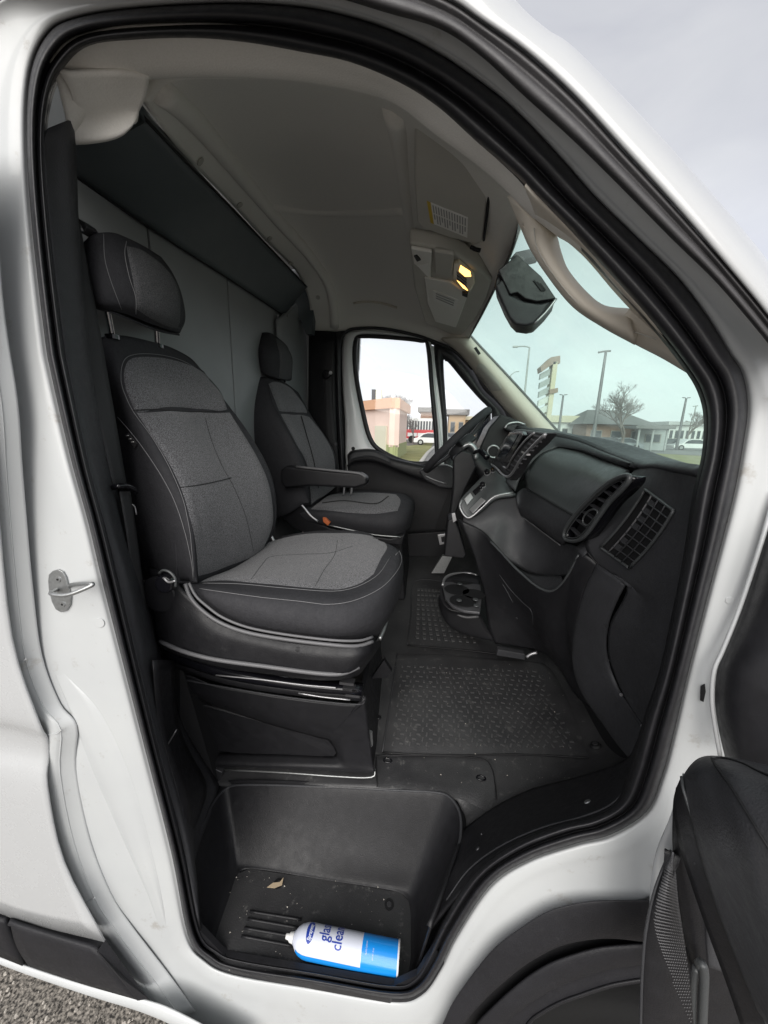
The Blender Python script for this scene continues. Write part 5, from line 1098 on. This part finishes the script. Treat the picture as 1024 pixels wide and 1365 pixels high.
tube('pull_pocket', L([(928,1290,-.045),(925,1310,-.045),(924,1340,-.045),(924,1380,-.045)], dy=-.1), .005, plasS, od, n=8)
rib = patch('pocket_wall', [L([(940,1170,-.03),(942,1210,-.03),(944,1260,-.03),(946,1290,-.03)], dy=-.1), L([(950,1200,-.02),(958,1230,-.02),(968,1270,-.02),(975,1300,-.02)], dy=-.1)], plasG, od, vseg=3, thick=.006)
# perforated speaker grille
GLp = [(895,1134,-.03),(885,1155,-.045),(871,1194,-.06),(861,1242,-.07),(857,1285,-.075),(855,1330,-.08),(854,1380,-.08)]
GRp = [(898,1138,-.04),(901,1165,-.05),(905,1206,-.06),(912,1250,-.065),(918,1290,-.07),(922,1330,-.07),(926,1380,-.07)]
spk = patch('speaker_grille', [L(GLp, dy=-.08), L(GLp, dy=-.1), L([tuple((np.array(a)+np.array(b))/2-np.array((0, 0, .012))) for a, b in zip(GLp, GRp)], dy=-.1), L(GRp, dy=-.1)], plas, od, seg=6, vseg=5, thick=.01)
V = []; F = []; 
for i in range(64):
    v = i/64
    for j in range(16):
        u = .2+.8*(j+.5*(i % 2))/16
        k = v*6; i0 = min(5, int(k)); w = k-i0
        a = mixp(GLp[i0][:2], GLp[i0+1][:2], w); b = mixp(GRp[i0][:2], GRp[i0+1][:2], w); q = mixp(a, b, u)
        if u-.2 < 1.5*(v-.45): continue
        pp, n = hit(spk, q[0]-.5, q[1], .0006); sz = .0014
        e1 = n.cross(Vector((.3, .2, 1))).normalized()*sz; e2 = n.cross(e1)
        b0 = len(V); V += [pp-e1-e2*.6, pp+e1-e2*.6, pp+e1+e2*.6, pp-e1+e2*.6]; F.append((b0, b0+1, b0+2, b0+3))
pf = mk('grille_mesh', V, F, greyT, od, False); pf['kind'] = 'stuff'
tube('grille_edge', L(GLp, dy=-.101), .002, plasG, od, n=6)
# upper inner skin of the open door (dark window surround)
ud = patch('upper_lining', [L([(1034,660,.0),(1018,720,-.01),(990,808,-.02),(967,866,-.03),(956,894,-.035),(953,931,-.04),(957,967,-.045),(967,1012,-.05)]), L([(1060,700,-.05),(1045,740,-.06),(1020,820,-.07),(1000,870,-.08),(990,900,-.085),(988,935,-.09),(990,970,-.095),(1000,1030,-.1)]), L([(1160,700,-.12),(1140,740,-.12),(1120,820,-.13),(1110,870,-.14),(1100,900,-.14),(1100,935,-.15),(1100,970,-.15),(1100,1040,-.15)])], rubber, od, seg=5, vseg=5, thick=.01)
tube('door_check_edge', L([(1034,655,-.005),(1016,720,-.015),(987,808,-.025),(964,866,-.035),(952,894,-.04),(949,931,-.045),(953,967,-.05),(960,1008,-.055)]), .003, white, od, n=8)
# marks on the front pillar
sl2 = slab('hinge_slot', [hit(jamb, a, b, .002)[0] for a, b in [(933,913),(938,910),(939,920),(936,934),(932,932)]], Vector((0, -.002, 0)), dark, van, bevel=.0005)
p, n = hit(jamb, 133, 830, .0); disc('plug', p, n, .011, .002, whiteD, van, n=20, bevel=.0008)
p, n = hit(jamb, 972, 800, .0); disc('plug', p, n, .006, .0015, whiteD, van, n=16, bevel=.0005)

# ================================================================== OUTSIDE
def setst(o, kind='structure'): o['kind'] = kind; return o
asph = M('gravelly asphalt', (.022, .02, .018), .9, col2=(.27, .245, .215), nscale=120, namt=.25, detail=6, bump=.8, bscale=90, bdist=.01)
ground = mk('ground', [Vector((-600, -400, 0)), Vector((900, -400, 0)), Vector((900, 1400, 0)), Vector((-600, 1400, 0))], [(0, 1, 2, 3)], asph, None, False); setst(ground)
# loose stones by the sill
V = []; F = []; cols = []
for k in range(3600):
    x, y = random.uniform(-2.4, -.3), random.uniform(-.45, .35); s = random.uniform(.002, .006); b0 = len(V); rot = random.random()*6
    for t in range(5): V.append(Vector((x+math.cos(t*1.257+rot)*s*random.uniform(.7, 1.2), y+math.sin(t*1.257+rot)*s, .0)))
    for t in range(5): V.append(Vector((x+math.cos(t*1.257+rot)*s*.6, y+math.sin(t*1.257+rot)*s*.6, s*.9)))
    F.append(tuple(b0+5+t for t in range(5))); F += [(b0+t, b0+(t+1) % 5, b0+5+(t+1) % 5, b0+5+t) for t in range(5)]
peb = mk('loose_gravel', V, F, M('pebbles', (.05, .045, .04), .85, col2=(.40, .37, .33), nscale=60, namt=.3, kind='voronoi'), None, False); setst(peb, 'stuff')
peb['label'] = 'loose gravel and grit on the asphalt under the sill'
grass = M('winter grass', (.16, .17, .055), .95, col2=(.26, .25, .10), nscale=.8, detail=8, bump=.6, bscale=30, bdist=.03)
road = M('road asphalt', (.16, .16, .16), .9, col2=(.2, .2, .2), nscale=1.5, detail=6)
conc = M('concrete kerb', (.45, .44, .41), .85)
def sheet(name, pts, z, mat, st='structure'):
    P = [PZ(a, b, z) for a, b in pts]; o = slab(name, [Vector((p.x, p.y, z)) for p in P], (0, 0, -.004 if z < .05 else -z), mat); setst(o, st); return o
sheet('grass_verge', [(488,592),(545,594),(578,590),(562,622),(548,640),(480,640)], .012, grass)
sheet('grass_strip', [(760,606),(850,603),(990,611),(990,640),(800,640)], .012, grass)
sheet('road', [(740,598),(850,596),(1000,598),(1000,608),(850,604),(740,608)], .010, road)
sheet('parking_lot', [(565,592),(660,592),(660,640),(556,640)], .006, road)
tube('kerb', [PZ(a, b, .05) for a, b in ((546,640),(562,615),(574,600),(590,589))], .12, conc, None); kb = bpy.data.objects['kerb']; setst(kb)
def gp(px, py_top, y, py_base=None):   # base on ground at depth y under the sight line
    t = PY(px, py_top, y); return Vector((t.x, t.y, 0)), t
polem = M('pole steel', (.16, .16, .17), .5, metal=.3); polew = M('pole galvanised', (.34, .35, .35), .5)
def lamp(px, py, y, r, label, style=0, mat=polem):
    b, t = gp(px, py, y); o = thing('street_lamp', label, 'street lamp', tuple(b), group='lamp posts beyond the windscreen')
    tube('post', [b, (b+t)/2, t], [r*1.4, r*1.1, r*.8], mat, o, n=8)
    s = t.z*.07
    if style == 0:
        for sx in (-1, 1):
            slab('lamp_head', [t+Vector((sx*s*.2, -s*.12, 0)), t+Vector((sx*s, -s*.12, .1*s)), t+Vector((sx*s, s*.12, .1*s)), t+Vector((sx*s*.2, s*.12, 0))], (0, 0, s*.22), mat, o)
    elif style == 1:
        tube('arm', [t, t+Vector((-s*.8, 0, s*.15)), t+Vector((-s*1.7, 0, s*.1))], r*.6, mat, o, n=6); slab('lamp_head', [t+Vector((-s*1.6, -.1, .0)), t+Vector((-s*2.3, -.1, 0)), t+Vector((-s*2.3, .2, 0)), t+Vector((-s*1.6, .2, 0))], (0, 0, s*.2), mat, o)
    elif style == 2:
        tube('cross_arm', [t+Vector((-s, 0, -.1)), t, t+Vector((s*.6, 0, 0))], r*.6, mat, o, n=6)
    elif style == 3:
        tube('arm', [t, t+Vector((s*.8, 0, s*.6)), t+Vector((s*1.6, 0, s*.7))], r*.6, mat, o, n=6)
    return o
lamp(808,468,34,.13,'tall dark pole with a small cross arm right of the pylon sign',2)
lamp(915,531,52,.14,'lamp post with two heads in front of the white building',0)
lamp(751,527,46,.13,'short twin headed lamp post beside the pylon sign',0)
lamp(706,463,42,.10,'thin pale lamp post left of the pylon sign with one arm',1,polew)
lamp(681,500,48,.09,'curved thin lamp post beside the far windscreen pillar',3,polew)
lamp(928,541,80,.14,'distant pale utility pole behind the white building',2,polew)
# pylon sign
cream = M('cream cladding', (.55, .51, .38), .7); signg = M('grey sign face', (.33, .36, .36), .6); signw = M('pale sign face', (.55, .58, .56), .5); signb = M('brown sign cap', (.28, .21, .17), .7)
b, t = gp(741, 476, 27)
sg = thing('pylon_sign', 'tall cream pylon sign with grey tenant panels on its left', 'sign', tuple(b))
def wx(px, py, y): return PY(px, py, y)
slab('mast', [wx(738,482,27), wx(744,482,27), Vector((wx(744,482,27).x, 27, 0)), Vector((wx(738,482,27).x, 27, 0))], (0, .9, 0), cream, sg)
slab('cap', [wx(721,489,27), wx(735,476,27), wx(747,474,27), wx(747,484,27), wx(736,486,27), wx(722,496,27)], (0, 1.0, 0), signb, sg)
slab('collar', [wx(733,519,26.9), wx(744,517,26.9), wx(744,523,26.9), wx(733,525,26.9)], (0, 1.1, 0), signb, sg)
for k in range(6):
    y0 = 497+k*12; sh_ = [wx(721-k*.9, y0+1, 27.2), wx(734-k*.6, y0-6, 27.2), wx(733-k*.6, y0+3, 27.2), wx(720-k*.9, y0+9, 27.2)]
    slab('tenant_panel', sh_, (0, .35, 0), signg if k < 3 else signw, sg)
# buildings
def block(name, label, cat, corners, y, depth, wallm, parts=()):
    """front face between survey corners at depth y, standing on the ground"""
    (xa, ya), (xb, yb) = corners; A_ = PY(xa, ya, y); B_ = PY(xb, yb, y); h = (A_.z+B_.z)/2
    o = thing(name, label, cat, (A_.x, y, 0))
    slab('wall', [Vector((A_.x, y, -.02)), Vector((B_.x, y, -.02)), Vector((B_.x, y, h)), Vector((A_.x, y, h))], (0, depth, 0), wallm, o)
    return o, A_, B_, h
brick = M('brown brick', (.23, .14, .10), .9, col2=(.29, .19, .14), nscale=3); rooff = M('grey shingle', (.15, .15, .15), .9); wallw = M('white siding', (.68, .69, .68), .8); pink = M('pale peach render', (.74, .57, .50), .85, col2=(.78, .61, .54), nscale=2)
orange = M('orange fascia', (.66, .38, .24), .7); greenb = M('green painted base', (.30, .33, .16), .85); dglass = M('dark window', (.05, .06, .07), .2); paled = M('pale door', (.62, .60, .48), .6); tan = M('tan wall', (.42, .31, .2), .85)
def quad(name, px, y, mat, parent, d=.1): return slab(name, [PY(a, b, y) for a, b in px], (0, d, 0), mat, parent)
# peach building through the far side window (seen on its corner)
cA, cB, cC = PY(484, 541, 24), PY(527, 543, 20), PY(543, 549, 27)
H = cB.z
pb_ = thing('peach_building', 'low peach building with orange fascia and green base beyond the grass', 'building', (cA.x, 22, 0))
cA2 = PY(470, 541, 24.5)
def wall2(nm, P0, P1, z0, z1, t, mat, o=0):
    d = (P1-P0); d.z = 0; n = Vector((d.y, -d.x, 0)).normalized()
    if n.y > 0: n = -n
    a, b = Vector((P0.x, P0.y, 0))+n*o, Vector((P1.x, P1.y, 0))+n*o
    return slab(nm, [a+Vector((0, 0, z0)), b+Vector((0, 0, z0)), b+Vector((0, 0, z1)), a+Vector((0, 0, z1))], -n*t, mat, pb_)
for P0, P1 in ((cA2, cB), (cB, cC)):
    wall2('wall', P0, P1, .75, H, .3, pink); wall2('base_course', P0, P1, -.02, .85, .3, greenb, .05); wall2('fascia', P0, P1, H-.05, H+.5, .35, orange, .25)
slab('roof', [Vector((cA2.x, cA2.y, H+.4)), Vector((cB.x, cB.y, H+.4)), Vector((cC.x, cC.y, H+.4)), Vector((cA2.x, cC.y+4, H+.4))], (0, 0, -.2), rooff, pb_)
dA, dB = cA2.lerp(cB, .62), cA2.lerp(cB, .86); wall2('door', dA, dB, .1, 1.9, .08, paled, .1)
for a, w in ((498, .12), (505, .2)):
    t = PY(a, 519, 25); box('chimney', (t.x-w, 25, H), (t.x+w, 25+2*w, t.z), paled if a > 500 else bolt, pb_)
# red and white tram-like bus
redm = M('red paint', (.5, .035, .04), .4); 
b0_ = PY(541, 571, 48); b1_ = PY(586, 572, 48); 
bus = thing('red_bus', 'red bus with a row of windows parked behind the peach building', 'bus', (b0_.x, 48, 0))
top = PY(541, 557, 48).z; bot = .55
box('body', (b0_.x, 48, bot), (b1_.x, 50.4, bot+(top-bot)*.45), redm, bus)
box('window_band', (b0_.x, 48.02, bot+(top-bot)*.45), (b1_.x, 50.38, bot+(top-bot)*.86), dglass, bus)
box('roof', (b0_.x-.1, 47.95, bot+(top-bot)*.86), (b1_.x+.1, 50.5, top), wallw, bus)
box('skirt', (b0_.x, 47.98, bot-.1), (b1_.x, 50.4, bot), wallw, bus)
nW = 12
for k in range(nW+1):
    x = b0_.x+(b1_.x-b0_.x)*k/nW; box('window_post', (x-.06, 47.96, bot+(top-bot)*.45), (x+.06, 48.02, bot+(top-bot)*.86), wallw, bus)
for k in range(3): 
    x = b0_.x+(b1_.x-b0_.x)*(.2+.3*k); disc('wheel', Vector((x, 47.9, .48)), (0, 1, 0), .48, .3, tyrem, bus, n=18); slab('sign_band', [Vector((x-.6, 47.95, bot+.3)), Vector((x+.6, 47.95, bot+.3)), Vector((x+.6, 47.95, bot+.75)), Vector((x-.6, 47.95, bot+.75))], (0, .03, 0), wallw, bus)
def block2(nm, lb, xa, ya, xb, y, d, wm, roofm=None, rh=.5, wins=0, gable=False):
    o, A_, B_, h = block(nm, lb, 'building', ((xa, ya), (xb, ya+.0)), y, d, wm)
    if roofm and not gable: box('roof', (A_.x-.5, y-.5, h), (B_.x+.5, y+d+.5, h+rh), roofm, o)
    if gable:
        m_ = (A_.x+B_.x)/2; w = (B_.x-A_.x)/2; z = h
        V = [(A_.x-.8, y-.8, z), (B_.x+.8, y-.8, z), (B_.x+.8, y+d+.8, z), (A_.x-.8, y+d+.8, z), (m_-w*.55, y+d/2, z+rh), (m_+w*.55, y+d/2, z+rh)]
        mk('roof', [Vector(v) for v in V], [(0, 1, 5, 4), (1, 2, 5), (2, 3, 4, 5), (3, 0, 4), (3, 2, 1, 0)], roofm, o, False)
    for k in range(wins):
        x = A_.x+(B_.x-A_.x)*(k+.5)/wins; ww = (B_.x-A_.x)/wins*.28; fr_ = box('window', (x-ww, y-.08, h*.35), (x+ww, y+.02, h*.75), M('window frame', (.25, .24, .22), .7), o); box('pane', (x-ww*.86, y-.1, h*.38), (x+ww*.86, y-.07, h*.72), dglass, fr_)
    return o
block2('brown_building', 'brown shop building with a dark roof behind the red bus', 561, 549, 577, 62, 8, brick, rooff, .7, 2)
block2('tan_building', 'tan building with flat roof seen through the far quarter window', 599, 553, 621, 58, 8, tan, rooff, .8, 2)
block2('small_shed', 'small low shed with yellow roof near the far mirror', 622, 560, 640, 66, 6, tan, cream, .6, 1)
hs = block2('hipped_house', 'brown house with a hipped grey roof behind the bare tree', 783, 566, 893-28, 50, 10, brick, rooff, 2.0, 3, True)
cp = block2('carport_building', 'grey building with an open carport right of the brown house', 853, 571, 892, 49, 9, M('grey siding', (.36, .38, .38), .8), rooff, .35, 1)
for a in (853, 872, 891): 
    t = PY(a, 571, 45.5); tube('post', [Vector((t.x, 45.5, 0)), Vector((t.x, 45.5, t.z/2)), t], .12, polew, cp)
t0, t1 = PY(845, 571, 45.5), PY(897, 571, 45.5); box('canopy', (t0.x, 45, t0.z), (t1.x, 49, t0.z+.3), rooff, cp)
block2('long_white_building', 'long low white building at the right of the windscreen view', 893, 567, 960, 75, 10, wallw, M('pale roof', (.45, .46, .46), .8), .6, 9)
block2('yellow_roof_shop', 'white shop with a yellow flat roof behind the pylon sign', 722, 563, 774, 55, 8, wallw, cream, .9, 4)
block2('far_warehouse', 'pale distant warehouse between the shop and the brown house', 768, 574, 790, 85, 8, wallw, rooff, .5, 2)
# cars
carw = M('car white', (.7, .7, .7), .3, coat=.5); card = M('car dark', (.03, .035, .04), .3, coat=.5); carg = M('car grey', (.22, .24, .26), .3, coat=.5)
def car(px, y, L_, mat, label, flip=1):
    c = PY(px, 590, y); c.z = 0; o = thing('parked_car', label, 'car', tuple(c), group='cars parked across the lot')
    prf = [(-.5, .28), (-.5, .62), (-.46, .72), (-.30, .80), (-.18, 1.28), (-.08, 1.42), (.14, 1.42), (.28, 1.25), (.40, .85), (.49, .76), (.5, .55), (.5, .28)]
    P = [Vector((c.x+a*L_*flip, c.y, b)) for a, b in prf]; slab('body', P, (0, 1.75, 0), mat, o, bevel=.06)
    slab('side_glass', [Vector((c.x+a*L_*flip, c.y-.01, b)) for a, b in [(-.25, .86), (-.16, 1.25), (-.07, 1.35), (.13, 1.35), (.24, 1.2), (.33, .88)]], (0, .02, 0), dglass, o)
    for a in (-.31, .31):
        w_ = disc('wheel', Vector((c.x+a*L_*flip, c.y-.06, .33)), (0, 1, 0), .33, .25, tyrem, o, n=18); disc('hub', Vector((c.x+a*L_*flip, c.y-.07, .33)), (0, 1, 0), .19, .02, steel, w_, n=12)
    disc('headlight', Vector((c.x+.49*L_*flip, c.y+.3, .66)), (flip, 0, 0), .12, .03, labelw, o); return o
car(926, 52, 4.6, carw, 'white sedan parked in front of the long white building')
car(893, 54, 4.6, card, 'dark low car parked beside the white sedan')
car(808, 45, 4.7, card, 'dark car parked before the brown house wall')
car(832, 46, 4.4, carg, 'grey car parked right of the dark one, by the brown house')
car(576, 42, 4.2, carw, 'white car in front of the red bus', -1)
car(600, 50, 4.4, carg, 'grey car seen beyond the far quarter window')
# bare trees
barkm = M('bare bark', (.14, .12, .11), .9)
def tree(px, py_top, y, spread, label, seed, depth=6):
    rnd = random.Random(seed); b, t = gp(px, py_top, y); Ht = t.z
    o = thing('bare_tree', label, 'tree', tuple(b), group='leafless trees beyond the windows')
    segs = []
    def grow(p, d, l, r, k):
        q = p+d*l; segs.append((p, q, r, k))
        if k == 0: return
        for _ in range(3 if k > 2 else 3):
            nd = (d+Vector((rnd.uniform(-1, 1)*spread, rnd.uniform(-.8, .8)*spread, rnd.uniform(-.15, .4)))).normalized()
            grow(q if rnd.random() > .35 else p.lerp(q, .65), nd, l*rnd.uniform(.62, .86), r*.62, k-1)
    grow(b+Vector((0, 0, -.02)), Vector((.03, 0, 1)).normalized(), Ht*.28, Ht*.028, depth)
    def build(sel, nm):
        V = []; F = []
        for p, q, r, k in sel:
            d = (q-p).normalized(); u = d.cross(Vector((.3, 1, .1))).normalized(); w = d.cross(u); b0 = len(V); n = 5 if k > 3 else 3
            for c, rr in ((p, r), (q, r*.65)):
                for i in range(n): a = 6.283*i/n; V.append(c+(u*math.cos(a)+w*math.sin(a))*rr)
            F += [(b0+i, b0+(i+1) % n, b0+n+(i+1) % n, b0+n+i) for i in range(n)]
        mk(nm, V, F, barkm, o, False)
    build([s for s in segs if s[3] >= depth-1], 'trunk'); build([s for s in segs if s[3] < depth-1], 'crown')
tree(843, 508, 44, .95, 'wide bare tree in front of the brown hipped house', 3, 7)
tree(925, 540, 70, .8, 'bare tree behind the long white building', 5, 6)
tree(535, 518, 40, .7, 'bare tree rising behind the peach building', 9, 7)
tree(552, 545, 46, .8, 'smaller bare tree between the peach building and the red bus', 12, 6)
tree(612, 548, 75, .8, 'small bare tree beyond the tan building', 15, 6)
# low far wood to close the horizon
V = []; F = []; rnd = random.Random(4)
for k in range(2600):
    a = rnd.uniform(430, 1100); y = rnd.uniform(150, 230); p = PY(a, 575, y); p.z = rnd.uniform(0, 7.0)*(.6+.4*math.sin(a*.05)); s = rnd.uniform(.5, 1.6); b0 = len(V)
    V += [p+Vector((rnd.uniform(-s, s), rnd.uniform(-s, s), rnd.uniform(-s, s))) for _ in range(4)]; F += [(b0, b0+1, b0+2), (b0, b0+2, b0+3), (b0, b0+3, b0+1)]
fw = mk('distant_trees', V, F, M('distant twigs', (.16, .15, .14), .95), None, False); setst(fw, 'stuff'); fw['label'] = 'hazy line of distant winter trees on the horizon'
